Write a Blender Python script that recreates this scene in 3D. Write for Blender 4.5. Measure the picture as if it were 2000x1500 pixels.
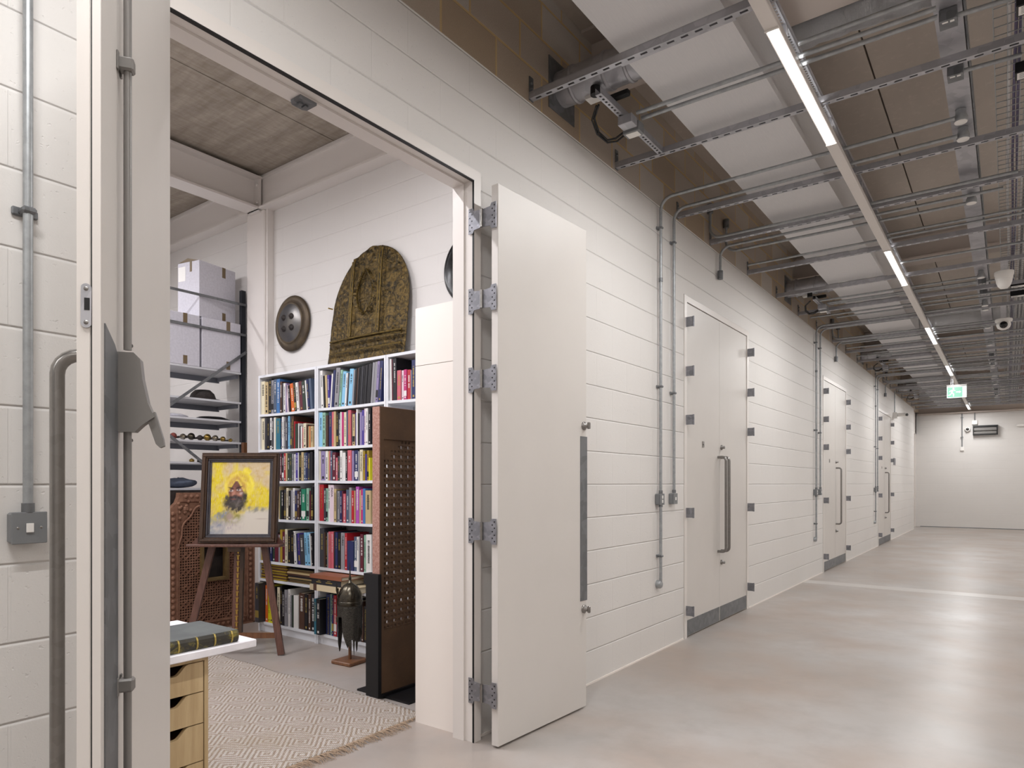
import bpy, math, random
from math import sin, cos, pi, radians, sqrt, atan2, floor, hypot
from mathutils import Vector, Matrix
for o in list(bpy.data.objects): bpy.data.objects.remove(o)
SC = bpy.context.scene
COL = SC.collection
# ---------------------------------------------------------------- camera
CAM_H = 1.36
cd = bpy.data.cameras.new('camera'); cam = bpy.data.objects.new('camera', cd); COL.objects.link(cam)
cd.sensor_width = 36; cd.lens = 36*1306/2000; cd.shift_y = 195/2000; cd.clip_start = .05; cd.clip_end = 100
cam.location = (0, 0, CAM_H); cam.rotation_euler = (pi/2, 0, atan2(969, 1306))
SC.camera = cam
# ---------------------------------------------------------------- world and exposure
w = bpy.data.worlds.new('world'); SC.world = w; w.use_nodes = True
w.node_tree.nodes['Background'].inputs[0].default_value = (.8, .78, .76, 1)
w.node_tree.nodes['Background'].inputs[1].default_value = .25
SC.view_settings.view_transform = 'Standard'; SC.view_settings.look = 'None'
SC.view_settings.gamma = 1; SC.view_settings.exposure = 0.0
SC.view_settings.use_curve_mapping = False
LAMP_W = 40.0          # corridor luminaires, watts each
UP_W = 0.6            # upward fill added to the corridor luminaires to brighten the ceiling
ROOM_W = 62.0          # store-room luminaires
def area(name, loc, sx, sy, power, col, parent=None, rot=(0, 0, 0)):
    l = bpy.data.lights.new(name, 'AREA'); l.shape = 'RECTANGLE'; l.size = sx; l.size_y = sy
    l.energy = power; l.color = col
    o = bpy.data.objects.new(name, l); COL.objects.link(o); o.location = loc; o.rotation_euler = rot
    if parent: o.parent = parent
    return o
# ---------------------------------------------------------------- helpers
class MB:
    """collects shapes and links them as ONE mesh object"""
    def __init__(s): s.v = []; s.f = []; s.sm = []
    def add(s, vs, fs, smooth=False, M=None):
        n = len(s.v)
        for v in vs:
            v = Vector(v)
            if M is not None: v = M @ v
            s.v.append(tuple(v))
        for f in fs: s.f.append(tuple(i+n for i in f)); s.sm.append(smooth)
        return s
    def box(s, x0, x1, y0, y1, z0, z1, M=None, b=0):
        if b > 0:
            b = min(b, (x1-x0)*.45, (y1-y0)*.45, (z1-z0)*.45)
            vs = []; 
            for z, i in ((z0, b), (z0+b, 0), (z1-b, 0), (z1, b)):
                xa, xb, ya, yb = x0+i, x1-i, y0+i, y1-i
                if i == 0: ring = [(x0+b, y0), (x1-b, y0), (x1, y0+b), (x1, y1-b), (x1-b, y1), (x0+b, y1), (x0, y1-b), (x0, y0+b)]
                else: ring = [(xa, ya), (xb, ya), (xb, ya), (xb, yb), (xb, yb), (xa, yb), (xa, yb), (xa, ya)]
                vs += [(p[0], p[1], z) for p in ring]
            fs = [tuple(range(7, -1, -1)), tuple(range(24, 32))]
            for k in range(3):
                for i in range(8):
                    j = (i+1) % 8; fs.append((k*8+i, k*8+j, k*8+8+j, k*8+8+i))
            return s.add(vs, fs, False, M)
        vs = [(x0, y0, z0), (x1, y0, z0), (x1, y1, z0), (x0, y1, z0), (x0, y0, z1), (x1, y0, z1), (x1, y1, z1), (x0, y1, z1)]
        return s.add(vs, [(0, 3, 2, 1), (4, 5, 6, 7), (0, 1, 5, 4), (1, 2, 6, 5), (2, 3, 7, 6), (3, 0, 4, 7)], False, M)
    def prism(s, pts, t0, t1, axis='z', M=None, smooth=False):
        """polygon pts (a,b) extruded along axis from t0 to t1"""
        def m(a, b, t): return {'z': (a, b, t), 'x': (t, a, b), 'y': (a, t, b)}[axis]
        n = len(pts)
        vs = [m(a, b, t0) for a, b in pts]+[m(a, b, t1) for a, b in pts]
        fs = [tuple(range(n)), tuple(range(2*n-1, n-1, -1))]+[(i, i+n, (i+1) % n+n, (i+1) % n) for i in range(n)]
        return s.add(vs, fs, smooth, M)
    def tube(s, path, r, seg=10, caps=True, M=None):
        P = [Vector(p) for p in path]; n = len(P); R = r if isinstance(r, (list, tuple)) else [r]*n
        T = []
        for i in range(n):
            a = P[i]-P[i-1] if i else P[1]-P[0]; b = P[i+1]-P[i] if i < n-1 else a
            T.append((a.normalized()+b.normalized()).normalized())
        u = T[0].orthogonal().normalized(); vs = []; fs = []
        for i in range(n):
            u = (u-T[i]*u.dot(T[i])).normalized(); w_ = T[i].cross(u)
            for k in range(seg):
                a = 2*pi*k/seg; vs.append(P[i]+(u*cos(a)+w_*sin(a))*R[i])
        for i in range(n-1):
            for k in range(seg):
                j = (k+1) % seg; fs.append((i*seg+k, i*seg+j, (i+1)*seg+j, (i+1)*seg+k))
        s.add(vs, fs, True, M)
        if caps: s.add(vs[:seg], [tuple(range(seg-1, -1, -1))], False, M); s.add(vs[-seg:], [tuple(range(seg))], False, M)
        return s
    def lathe(s, prof, seg=24, M=None, smooth=True):
        """profile (r,z) about z"""
        vs = []; fs = []; n = len(prof)
        for r, z in prof:
            for k in range(seg):
                a = 2*pi*k/seg; vs.append((r*cos(a), r*sin(a), z))
        for i in range(n-1):
            for k in range(seg):
                j = (k+1) % seg; fs.append((i*seg+k, i*seg+j, (i+1)*seg+j, (i+1)*seg+k))
        s.add(vs, fs, smooth, M)
        if prof[0][0] > 1e-4: s.add(vs[:seg], [tuple(range(seg-1, -1, -1))], False, M)
        if prof[-1][0] > 1e-4: s.add(vs[-seg:], [tuple(range(seg))], False, M)
        return s
    def mesh(s, name, mat, org=(0, 0, 0)):
        me = bpy.data.meshes.new(name)
        me.from_pydata([(a-org[0], b-org[1], c-org[2]) for a, b, c in s.v], [], s.f)
        me.polygons.foreach_set('use_smooth', s.sm); me.update()
        if mat: me.materials.append(mat)
        return me
    def build(s, name, mat, parent=None):
        """child: verts are in the parent's frame. top level: origin moved to the base centre"""
        if parent is None:
            xs, ys, zs = zip(*s.v); org = ((min(xs)+max(xs))/2, (min(ys)+max(ys))/2, min(zs))
        else: org = (0, 0, 0)
        o = bpy.data.objects.new(name, s.mesh(name, mat, org)); COL.objects.link(o); o.location = org
        if parent: o.parent = parent
        return o
def tag(o, label, cat=None, group=None, kind=None):
    if label: o['label'] = label
    if cat: o['category'] = cat
    if group: o['group'] = group
    if kind: o['kind'] = kind
    return o
def struct(o, label=None): 
    o['kind'] = 'structure'
    if label: o['label'] = label
    return o
def empty(name, loc, rz=0, label=None, cat=None, group=None):
    o = bpy.data.objects.new(name, None); COL.objects.link(o); o.location = loc; o.rotation_euler = (0, 0, rz)
    o.empty_display_size = .1
    return tag(o, label, cat, group)
def dup(o, parent=None):
    c = o.copy(); COL.objects.link(c); c.parent = parent
    for ch in o.children: dup(ch, c)
    return c
def text_part(name, s, size, mat, parent, loc, rot, ext=.0006, align='LEFT', sx=1):
    cu = bpy.data.curves.new('t', 'FONT'); cu.body = s; cu.size = size; cu.extrude = ext; cu.align_x = align; cu.align_y = 'CENTER'; cu.resolution_u = 2
    t = bpy.data.objects.new('t', cu); COL.objects.link(t)
    dg = bpy.context.evaluated_depsgraph_get(); me = bpy.data.meshes.new_from_object(t.evaluated_get(dg))
    bpy.data.objects.remove(t); bpy.data.curves.remove(cu)
    me.materials.clear(); me.materials.append(mat)
    o = bpy.data.objects.new(name, me); COL.objects.link(o); o.location = loc; o.rotation_euler = rot; o.scale = (sx, 1, 1)
    if parent: o.parent = parent
    return o
# ---------------------------------------------------------------- materials
def srgb(h):
    h = h.lstrip('#'); c = [int(h[i:i+2], 16)/255 for i in (0, 2, 4)]
    return tuple(x/12.92 if x <= .04045 else ((x+.055)/1.055)**2.4 for x in c)+(1,)
class NT:
    def __init__(s, name):
        s.m = bpy.data.materials.new(name); s.m.use_nodes = True; s.t = s.m.node_tree; s.b = s.t.nodes['Principled BSDF']
        s.tc = s.n('ShaderNodeTexCoord')
    def n(s, t, **k):
        x = s.t.nodes.new(t)
        for a, b in k.items(): setattr(x, a, b)
        return x
    def l(s, a, b): s.t.links.new(a, b)
    def math(s, op, a, b=None, c=None):
        x = s.n('ShaderNodeMath', operation=op)
        for i, v in enumerate((a, b, c)):
            if v is None: continue
            if isinstance(v, (int, float)): x.inputs[i].default_value = v
            else: s.l(v, x.inputs[i])
        return x.outputs[0]
    def noise(s, scale, detail=4, vec=None, rough=.6, dist=0):
        x = s.n('ShaderNodeTexNoise'); x.inputs['Scale'].default_value = scale; x.inputs['Detail'].default_value = detail
        x.inputs['Roughness'].default_value = rough; x.inputs['Distortion'].default_value = dist
        s.l(vec if vec is not None else s.tc.outputs['Object'], x.inputs['Vector']); return x.outputs['Fac']
    def mapping(s, scale, loc=(0, 0, 0), rot=(0, 0, 0)):
        x = s.n('ShaderNodeMapping'); s.l(s.tc.outputs['Object'], x.inputs['Vector'])
        x.inputs['Scale'].default_value = scale; x.inputs['Location'].default_value = loc; x.inputs['Rotation'].default_value = rot
        return x.outputs[0]
    def ramp(s, fac, stops):
        x = s.n('ShaderNodeValToRGB'); s.l(fac, x.inputs[0]); e = x.color_ramp.elements
        while len(e) < len(stops): e.new(.5)
        for i, (p, c) in enumerate(stops): e[i].position = p; e[i].color = srgb(c) if isinstance(c, str) else (c, c, c, 1)
        return x.outputs[0]
    def mix(s, fac, a, b, mode='MIX'):
        x = s.n('ShaderNodeMix', data_type='RGBA', blend_type=mode)
        for i, v in ((0, fac), (6, a), (7, b)):
            if isinstance(v, (int, float)): x.inputs[i].default_value = v
            elif isinstance(v, (tuple, str)): x.inputs[i].default_value = srgb(v) if isinstance(v, str) else v
            else: s.l(v, x.inputs[i])
        return x.outputs[2]
    def bump(s, h, strength=.3, dist=.01, normal=None):
        x = s.n('ShaderNodeBump'); x.inputs['Strength'].default_value = strength; x.inputs['Distance'].default_value = dist
        s.l(h, x.inputs['Height']); 
        if normal is not None: s.l(normal, x.inputs['Normal'])
        s.l(x.outputs[0], s.b.inputs['Normal']); return x.outputs[0]
    def set(s, **k):
        for a, v in k.items():
            i = s.b.inputs[{'col': 'Base Color', 'rough': 'Roughness', 'metal': 'Metallic', 'spec': 'Specular IOR Level', 'coat': 'Coat Weight'}[a]]
            if isinstance(v, str): i.default_value = srgb(v)
            elif isinstance(v, (int, float, tuple)): i.default_value = v
            else: s.l(v, i)
        return s
def simple(name, col, rough=.5, metal=0, col2=None, nscale=30, bump=0, bdist=.002, bscale=None):
    t = NT(name); t.set(rough=rough, metal=metal)
    f = t.noise(nscale)
    t.set(col=t.mix(t.ramp(f, [(.35, 0.), (.65, 1.)]), col, col2 if col2 else col))
    if bump: t.bump(t.noise(bscale or nscale*3, 3), bump, bdist)
    return t.m
def block_mat(name, axis, paint=True, perp=.22):
    """concrete blockwork laid in half bond; axis = horizontal direction of the wall face"""
    t = NT(name)
    sp = t.n('ShaderNodeSeparateXYZ'); t.l(t.n('ShaderNodeNewGeometry').outputs['Position'], sp.inputs[0])
    cb = t.n('ShaderNodeCombineXYZ'); t.l(sp.outputs[axis], cb.inputs[0]); t.l(sp.outputs['Z'], cb.inputs[1])
    nz = t.noise(1.3, 2, cb.outputs[0]); 
    zz = t.math('ADD', sp.outputs['Z'], t.math('MULTIPLY', t.math('SUBTRACT', nz, .5), .006))
    cb2 = t.n('ShaderNodeCombineXYZ'); t.l(sp.outputs[axis], cb2.inputs[0]); t.l(zz, cb2.inputs[1])
    br = t.n('ShaderNodeTexBrick'); t.l(cb2.outputs[0], br.inputs['Vector'])
    br.offset = .5; br.inputs['Scale'].default_value = 1; br.inputs['Brick Width'].default_value = .45
    br.inputs['Row Height'].default_value = .2258; br.inputs['Mortar Size'].default_value = .0045 if paint else .009
    br.inputs['Mortar Smooth'].default_value = .35
    pits = t.ramp(t.noise(55, 2, cb.outputs[0]), [(.25, 0.), (.36, 1.)])
    fine = t.noise(160, 4, cb.outputs[0], .7)
    if paint:
        # horizontal joints are raked deeper than the perpends
        fz = t.math('FRACT', t.math('DIVIDE', zz, .2258))
        dz = t.math('MULTIPLY', t.math('MINIMUM', fz, t.math('SUBTRACT', 1.0, fz)), .2258)
        hor = t.math('SMOOTH_MIN', t.math('DIVIDE', dz, .006), 1.0, .4)
        h = t.math('ADD', t.math('MULTIPLY', t.math('SUBTRACT', 1.0, br.outputs['Fac']), perp), t.math('MULTIPLY', hor, 1.0))
        h = t.math('ADD', h, t.math('MULTIPLY', fine, .12)); h = t.math('ADD', h, t.math('MULTIPLY', pits, .22))
        t.bump(h, .6 if axis == 'Y' else .35, .008)
        t.set(col=t.mix(t.noise(.9, 3, cb.outputs[0]), '#dcd9d6', '#d5d1cd'), rough=.62)
    else:
        br.inputs['Color1'].default_value = srgb('#b8b0a8'); br.inputs['Color2'].default_value = srgb('#a5917a'); br.inputs['Mortar'].default_value = srgb('#c0a477')
        c = t.mix(t.ramp(fine, [(.3, 1.), (.7, 0.)]), br.outputs['Color'], '#7d766f'); 
        c = t.mix(.25, br.outputs['Color'], c)
        t.set(col=c, rough=.95)
        t.bump(t.math('ADD', t.math('MULTIPLY', t.math('SUBTRACT', 1.0, br.outputs['Fac']), .5), fine), .6, .006)
    return t.m
M = {}
M['wall_y'] = block_mat('painted_block_y', 'Y'); M['wall_x'] = block_mat('painted_block_x', 'X', True, .35); M['raw_y'] = block_mat('raw_block_y', 'Y', False)
def gen_mats():
    t = NT('polished_concrete_floor')
    n1 = t.noise(.5, 3, rough=.5); n2 = t.noise(1.6, 4, rough=.5); n3 = t.noise(60, 3)
    c = t.mix(t.ramp(n1, [(.3, 0.), (.7, 1.)]), '#958e88', '#b7b3b1')
    c = t.mix(t.ramp(n2, [(.35, 0.), (.7, .8)]), c, '#a08f83'); c = t.mix(t.ramp(t.noise(4.5, 6, rough=.6), [(.45, 0.), (.8, .5)]), c, '#8f8984')
    t.set(col=c, rough=t.math('ADD', t.math('MULTIPLY', n2, .12), .29), spec=.5)
    M['floor'] = t.m
    t = NT('precast_soffit')
    n1 = t.noise(1.2, 5, t.mapping((1, .35, 1)), .6); n2 = t.noise(14, 5, rough=.7)
    c = t.mix(t.ramp(n1, [(.3, 0.), (.7, 1.)]), '#a79d93', '#bcb1a6'); c = t.mix(t.ramp(n2, [(.55, 0.), (.75, .5)]), c, '#cbc0b5')
    t.set(col=c, rough=.9); t.bump(n2, .3, .004); M['soffit'] = t.m
    t = NT('boarded_soffit')
    n1 = t.noise(1.6, 6, t.mapping((1, 6, 1), rot=(0, 0, .45)), .65, .3); n2 = t.noise(5, 6, t.mapping((6, 1, 1)), .7); n3 = t.ramp(t.noise(9, 2), [(.72, 0.), (.76, 1.)])
    c = t.mix(t.ramp(n1, [(.3, 0.), (.7, 1.)]), '#958b80', '#b8aea2'); c = t.mix(t.ramp(n2, [(.4, 0.), (.75, .5)]), c, '#7b6f55'); c = t.mix(n3, c, '#c5bdb4')
    t.set(col=c, rough=.9); t.bump(n2, .3, .004); M['soffit_room'] = t.m
    t = NT('bleached_wood'); 
    n = t.noise(4, 6, t.mapping((6, 6, .5)), .65, .3)
    t.set(col=t.mix(t.ramp(n, [(.3, 0.), (.7, 1.)]), '#a98f68', '#c4ac84'), rough=.5); t.bump(n, .15, .002); M['birch'] = t.m
    for nm, a, b in (('dark_wood', '#33231a', '#4d3725'), ('easel_wood', '#4a2f26', '#6e4c40'), ('brown_wood', '#5a3924', '#7d5436')):
        t = NT(nm); n = t.noise(6, 6, t.mapping((10, 10, .8)), .65, .5)
        t.set(col=t.mix(t.ramp(n, [(.3, 0.), (.7, 1.)]), a, b), rough=.38); t.bump(n, .2, .002); M[nm] = t.m
    for nm, a, b, s, r in (('galv', '#a3a3a8', '#b9b9be', 18, .42), ('galv_dark', '#6c6e70', '#828487', 25, .45), ('steel', '#8a8784', '#94918e', 60, .3), ('hinge', '#77787d', '#96969c', 40, .4)):
        t = NT(nm); v = t.n('ShaderNodeTexVoronoi'); v.inputs['Scale'].default_value = s; t.l(t.tc.outputs['Object'], v.inputs['Vector'])
        t.set(col=t.mix(v.outputs['Color'], a, b), rough=r, metal=.95 if nm == 'steel' else .6); M[nm] = t.m
    t = NT('foil'); n = t.noise(35, 5, t.mapping((4, 1, 1)), .8, 1.2)
    t.set(col='#c4c4c6', rough=.28, metal=.95); t.bump(n, .9, .02); M['foil'] = t.m
    t = NT('duct_insulation'); n = t.noise(30, 3, t.mapping((5, .3, 3)))
    t.set(col=t.mix(n, '#cac9cb', '#d8d6d6'), rough=.5, metal=.15); t.bump(n, .12, .004); M['duct'] = t.m
    t = NT('brass_relief')   # aged repousse brass
    v = t.n('ShaderNodeTexVoronoi'); v.inputs['Scale'].default_value = 26; t.l(t.tc.outputs['Object'], v.inputs['Vector'])
    n = t.noise(14, 6, rough=.75, dist=2.2); n2 = t.noise(45, 4, rough=.8, dist=1.5)
    h = t.math('ADD', t.math('MULTIPLY', n, .9), t.math('MULTIPLY', n2, .6))
    c = t.mix(t.ramp(n, [(.42, 0.), (.58, 1.)]), '#211c12', '#64512a'); c = t.mix(t.ramp(n2, [(.55, 0.), (.75, .8)]), c, '#a88d4c')
    t.set(col=c, rough=.38, metal=.65); t.bump(h, .6, .008); M['brass_relief'] = t.m
    t = NT('red_sandstone'); n = t.noise(40, 5, rough=.8); n2 = t.noise(5, 3)
    c = t.mix(t.ramp(n2, [(.3, 0.), (.7, 1.)]), '#86604c', '#a0806a'); c = t.mix(t.ramp(n, [(.5, 0.), (.8, .5)]), c, '#c09484')
    t.set(col=c, rough=.95); t.bump(n, .35, .003); M['sandstone'] = t.m
    t = NT('brown_stone'); n = t.noise(70, 5, rough=.85); n2 = t.noise(4, 3)
    c = t.mix(t.ramp(n2, [(.3, 0.), (.7, 1.)]), '#523e2e', '#654c36'); c = t.mix(t.ramp(n, [(.6, 0.), (.75, .5)]), c, '#9c8470')
    t.set(col=c, rough=.8); t.bump(n, .3, .002); M['brownstone'] = t.m
    t = NT('pink_stone'); n = t.noise(90, 4, rough=.9)
    t.set(col=t.mix(t.ramp(n, [(.4, 0.), (.65, 1.)]), '#9a6a5c', '#c09a8e'), rough=.9); t.bump(n, .5, .003); M['pinkstone'] = t.m
    t = NT('terracotta_wood'); n = t.noise(22, 5, rough=.7, dist=.8); n2 = t.noise(3, 2)
    c = t.mix(t.ramp(n2, [(.3, 0.), (.7, 1.)]), '#805a46', '#966f58'); c = t.mix(t.ramp(n, [(.35, .6), (.6, 0.)]), c, '#644030')
    t.set(col=c, rough=.8); t.bump(n, .7, .006); M['terracotta'] = t.m
    t = NT('damascened_steel'); n = t.noise(60, 5, rough=.8, dist=1); n2 = t.noise(6, 3)
    c = t.mix(t.ramp(n2, [(.35, 0.), (.7, 1.)]), '#3c3a36', '#5d574b'); c = t.mix(t.ramp(n, [(.55, 0.), (.7, .5)]), c, '#8a7850')
    t.set(col=c, rough=.25, metal=.9); t.bump(n, .12, .002); M['helmet'] = t.m
    t = NT('mail'); v = t.n('ShaderNodeTexVoronoi'); v.inputs['Scale'].default_value = 170; t.l(t.tc.outputs['Object'], v.inputs['Vector'])
    t.set(col=t.mix(v.outputs['Distance'], '#5a564e', '#2a2825'), rough=.45, metal=.7); t.bump(v.outputs['Distance'], .9, .004); M['mail'] = t.m
    t = NT('marble_top'); n = t.noise(20, 5, rough=.7)
    t.set(col=t.mix(t.ramp(n, [(.3, 0.), (.8, 1.)]), '#e9e6ec', '#f2f0f4'), rough=.45); M['table'] = t.m
    # woven rug: diamonds of raised cord
    t = NT('woven_rug'); sp = t.n('ShaderNodeSeparateXYZ'); t.l(t.tc.outputs['Object'], sp.inputs[0])
    X, Y = sp.outputs[0], sp.outputs[1]
    def tri(v, p): f = t.math('FRACT', t.math('DIVIDE', v, p)); return t.math('MULTIPLY', t.math('ABSOLUTE', t.math('SUBTRACT', f, .5)), 2.)
    dm = t.math('ADD', t.math('MULTIPLY', tri(X, .30), .30), t.math('MULTIPLY', tri(Y, .20), .20))
    ring = t.math('GREATER_THAN', t.math('SINE', t.math('MULTIPLY', dm, 2*pi/.070)), -.1)
    wv = t.math('MULTIPLY', t.math('SINE', t.math('MULTIPLY', X, 2*pi/.012)), t.math('SINE', t.math('MULTIPLY', Y, 2*pi/.016)))
    wv2 = t.math('SINE', t.math('MULTIPLY', Y, 2*pi/.014))
    n = t.noise(70, 4, rough=.8); n4 = t.noise(2.0, 3)
    c = t.mix(ring, '#ab9886', '#e6dfda'); c = t.mix(t.ramp(wv, [(.1, .5), (.5, 0.)]), c, '#8f7d68'); c = t.mix(t.ramp(n, [(.45, 0.), (.75, .5)]), c, '#e6dfd9'); c = t.mix(t.ramp(n4, [(.5, 0.), (.8, .35)]), c, '#a3906f')
    t.set(col=c, rough=.97)
    t.bump(t.math('ADD', t.math('ADD', t.math('MULTIPLY', wv, .5), t.math('MULTIPLY', ring, 1.1)), t.math('MULTIPLY', n, .8)), .9, .008); M['rug'] = t.m
    # leather of the large book
    t = NT('book_leather'); n = t.noise(18, 6, rough=.75, dist=.6)
    t.set(col=t.mix(t.ramp(n, [(.52, 0.), (.66, 1.)]), '#2f2c24', '#8f8236'), rough=.5); t.bump(n, .3, .003); M['leather'] = t.m
    M['cloth_grey'] = simple('grey_book_cloth', '#4a4d4d', .75, 0, '#565a59', 8, .15)
    M['worn_brass'] = simple('worn_brass', '#6f5b2a', .4, .7, '#4a3c1c', 40, .6, .004)
    M['dark_shield'] = simple('dark_shield_metal', '#463c31', .45, .6, '#5c4f3c', 9, .2, .004, 60)
    M['shield_steel'] = simple('blued_shield_steel', '#57585c', .3, .8, '#6a6661', 4, .05, .002)
    M['black_lacquer'] = simple('black_lacquer', '#0e0e10', .22)
    M['paint'] = simple('door_paint', '#cfcac5', .42, 0, '#cdc8c3', 3)
    M['frame_paint'] = simple('frame_paint', '#dbd5d0', .36)
    M['conduit'] = simple('galvanised_conduit', '#979a9c', .38, .45, '#a8abad', 30)
    M['grey_box'] = simple('grey_enamel', '#77797b', .42)
    M['silver_paint'] = simple('silver_paint', '#7b7875', .34, .2)
    M['white_plastic'] = simple('white_plastic', '#e6e3df', .35)
    M['offwhite'] = simple('cream_board', '#e9e1da', .42)
    M['shelf_white'] = simple('white_melamine', '#dfe1e6', .38)
    M['shelf_back'] = simple('grey_melamine', '#b0b3b8', .5)
    M['black'] = simple('black_rubber', '#0f0f10', .5)
    M['black_steel'] = simple('black_steel', '#17171a', .45, .3)
    M['dark_rack'] = simple('dark_rack_paint', '#1f2229', .45)
    M['rack_shelf'] = simple('rack_shelf_board', '#c6c6ca', .55, 0, '#d2d2d6', 6)
    M['rack_beam'] = simple('rack_beam_grey', '#80838c', .45)
    M['carton'] = simple('pale_archive_board', '#c2c0c8', .75, 0, '#cdcbd3', 50)
    M['tape'] = simple('brown_tape', '#6f5e45', .45)
    M['steel_beam'] = simple('primed_steel', '#b9aea6', .6)
    M['steel_pink'] = simple('painted_steel_flange', '#a99e96', .55)
    M['label'] = simple('paper_label', '#e8e6e2', .6)
    M['wood_trim'] = simple('ochre_wood', '#5f4a2c', .5, 0, '#75603c', 12)
    M['brass'] = simple('brass', '#b99b4e', .3, .9)
    M['gold_ink'] = simple('gilt', '#b09a52', .4, .5)
    M['red_cable'] = simple('red_cable', '#6a2226', .5); M['purple_cable'] = simple('purple_cable', '#5a5370', .5); M['white_cable'] = simple('white_cable', '#c9c6c4', .5); M['grey_cable'] = simple('grey_cable', '#6b6a6c', .5)
    M['page'] = simple('page_block', '#cfc6b4', .8, 0, '#bfb49e', 200)
    M['fringe'] = simple('jute_fringe', '#a8927c', .95)
    M['green_sign'] = simple('exit_green', '#4f9a7c', .4); M['blue_cloth'] = simple('slate_cloth', '#5b6474', .9, 0, '#485060', 9, .5, .02, 12)
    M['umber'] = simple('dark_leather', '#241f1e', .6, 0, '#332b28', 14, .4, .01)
    M['copper_pommel'] = simple('silvered_pommel', '#b0aba0', .25, .9, '#8a7c62', 40); M['gold_pommel'] = simple('gilt_pommel', '#9c8246', .3, .9)
    M['red_velvet'] = simple('faded_red_grip', '#7a3c34', .9)
    M['glass_black'] = simple('camera_glass', '#08080a', .08)
    for nm, col, e in (('lamp_on', (1, .985, .97), 9.0), ('sign_glow', (.86, 1, .93), .62), ('sign_green_glow', (.16, .42, .30), .5)):
        t = NT(nm); t.b.inputs['Emission Color'].default_value = col+(1,); t.b.inputs['Emission Strength'].default_value = e; t.set(col=tuple(q*.6 for q in col)+(1,)); M[nm] = t.m
gen_mats()
PAL = dict(W=('#dedcd9', 'white'), C=('#d9d0b4', 'cream'), T=('#bba67c', 'tan'), K=('#15141a', 'black'), N=('#222a58', 'navy blue'), G=('#8c8b90', 'grey'), D=('#3b3b41', 'charcoal'), B=('#3f70a8', 'blue'), L=('#86bfe0', 'light blue'), S=('#4c5a70', 'slate blue'), O=('#cf6426', 'orange'), M=('#5c1e2e', 'maroon'), R=('#ad1f2b', 'red'), P=('#c4606c', 'rose pink'), U=('#46388c', 'violet'), V=('#8b7fa6', 'lavender'), E=('#1f7a5c', 'bright green'), F=('#2c3a30', 'dark green'), A=('#8db6a0', 'sage green'), Y=('#d6cf24', 'yellow'), H=('#9c8228', 'ochre'), X=('#4c3226', 'brown'), I=('#dcc8d2', 'pale pink'), Z=('#a850a8', 'purple'), Q=('#b5306e', 'magenta'), J=('#2d6c80', 'teal'))
for k, (c, nm) in PAL.items(): M['book_'+k] = simple('cover_'+nm.replace(' ', '_'), c, .42)
# ================================================================ the setting
WX = -2.28; WI = -2.40          # corridor face and room face of the long wall
ZP = 3.622; ZS = 4.37           # top of the paint, underside of the slab
PITCH = 5.43
OPEN = [(1.06, 2.70, 2.955), (5.655, 7.345, 2.965), (11.12, 12.86, 2.965), (16.53, 18.39, 2.965)]
m = MB()
ys = -8.0
for a, b, h in OPEN:
    m.box(WI, WX, ys, a-.06, 0, ZP); m.box(WI, WX, a-.06, b+.06, h+.06, ZP); ys = b+.06
m.box(WI, WX, ys, 23.4, 0, ZP)
struct(m.build('wall_left', M['wall_y']), 'painted concrete block wall of the corridor, lower part')
struct(MB().box(WI, WX, -8, 24.85, ZP, ZS).build('wall_left_upper', M['raw_y']), 'unpainted concrete blockwork above the painted wall')
struct(MB().box(-10, 3.0, -8, 25, -.12, 0).build('floor', M['floor']))
m = MB()
for k in range(-3, 6):              # corridor planks: 1.2 m units with open joints, running along the corridor
    x0 = -.795+1.2*(k-1)+.006; x1 = x0+1.188
    if x1 < WX or x0 > 3: continue
    m.box(max(x0, WX), min(x1, 3.0), -8, 25, ZS, ZS+.18)
struct(m.build('ceiling', M['soffit']), 'precast concrete planks over the corridor')
struct(MB().box(-2.28, 3.0, -8, 25, ZS+.03, ZS+.2).build('ceiling_topping', simple('joint_dark', '#4a4038', .95)), None)
m = MB()
for x0, x1 in ((-4.775, -2.42), (-5.98, -4.787), (-8.0, -5.992)):
    m.box(x0, x1, -.6, 4.0, ZS+.02, ZS+.2)
struct(m.build('ceiling_room', M['soffit_room']), 'board-marked concrete soffit of the store room')
struct(MB().box(2.6, 2.74, -8, 25, 0, 4.4).build('wall_right', M['wall_y']))
struct(MB().box(-2.6, 2.74, 24.85, 25, 0, 4.4).build('wall_end', M['wall_x']), 'painted block wall closing the corridor')
struct(MB().box(-2.6, 2.74, -8.15, -8, 0, 4.4).build('wall_behind', M['wall_x']))
struct(MB().box(-8.1, WI-.002, 3.87, 4.0, 0, 4.4).build('wall_room_north', M['wall_x']), 'painted block side wall of the store room')
struct(MB().box(-8.14, -8.0, -.6, 4.0, 0, 4.4).build('wall_room_west', M['wall_y']))
struct(MB().box(-8.1, WI-.002, -.74, -.6, 0, 4.4).build('wall_room_south', M['wall_x']))
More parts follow.
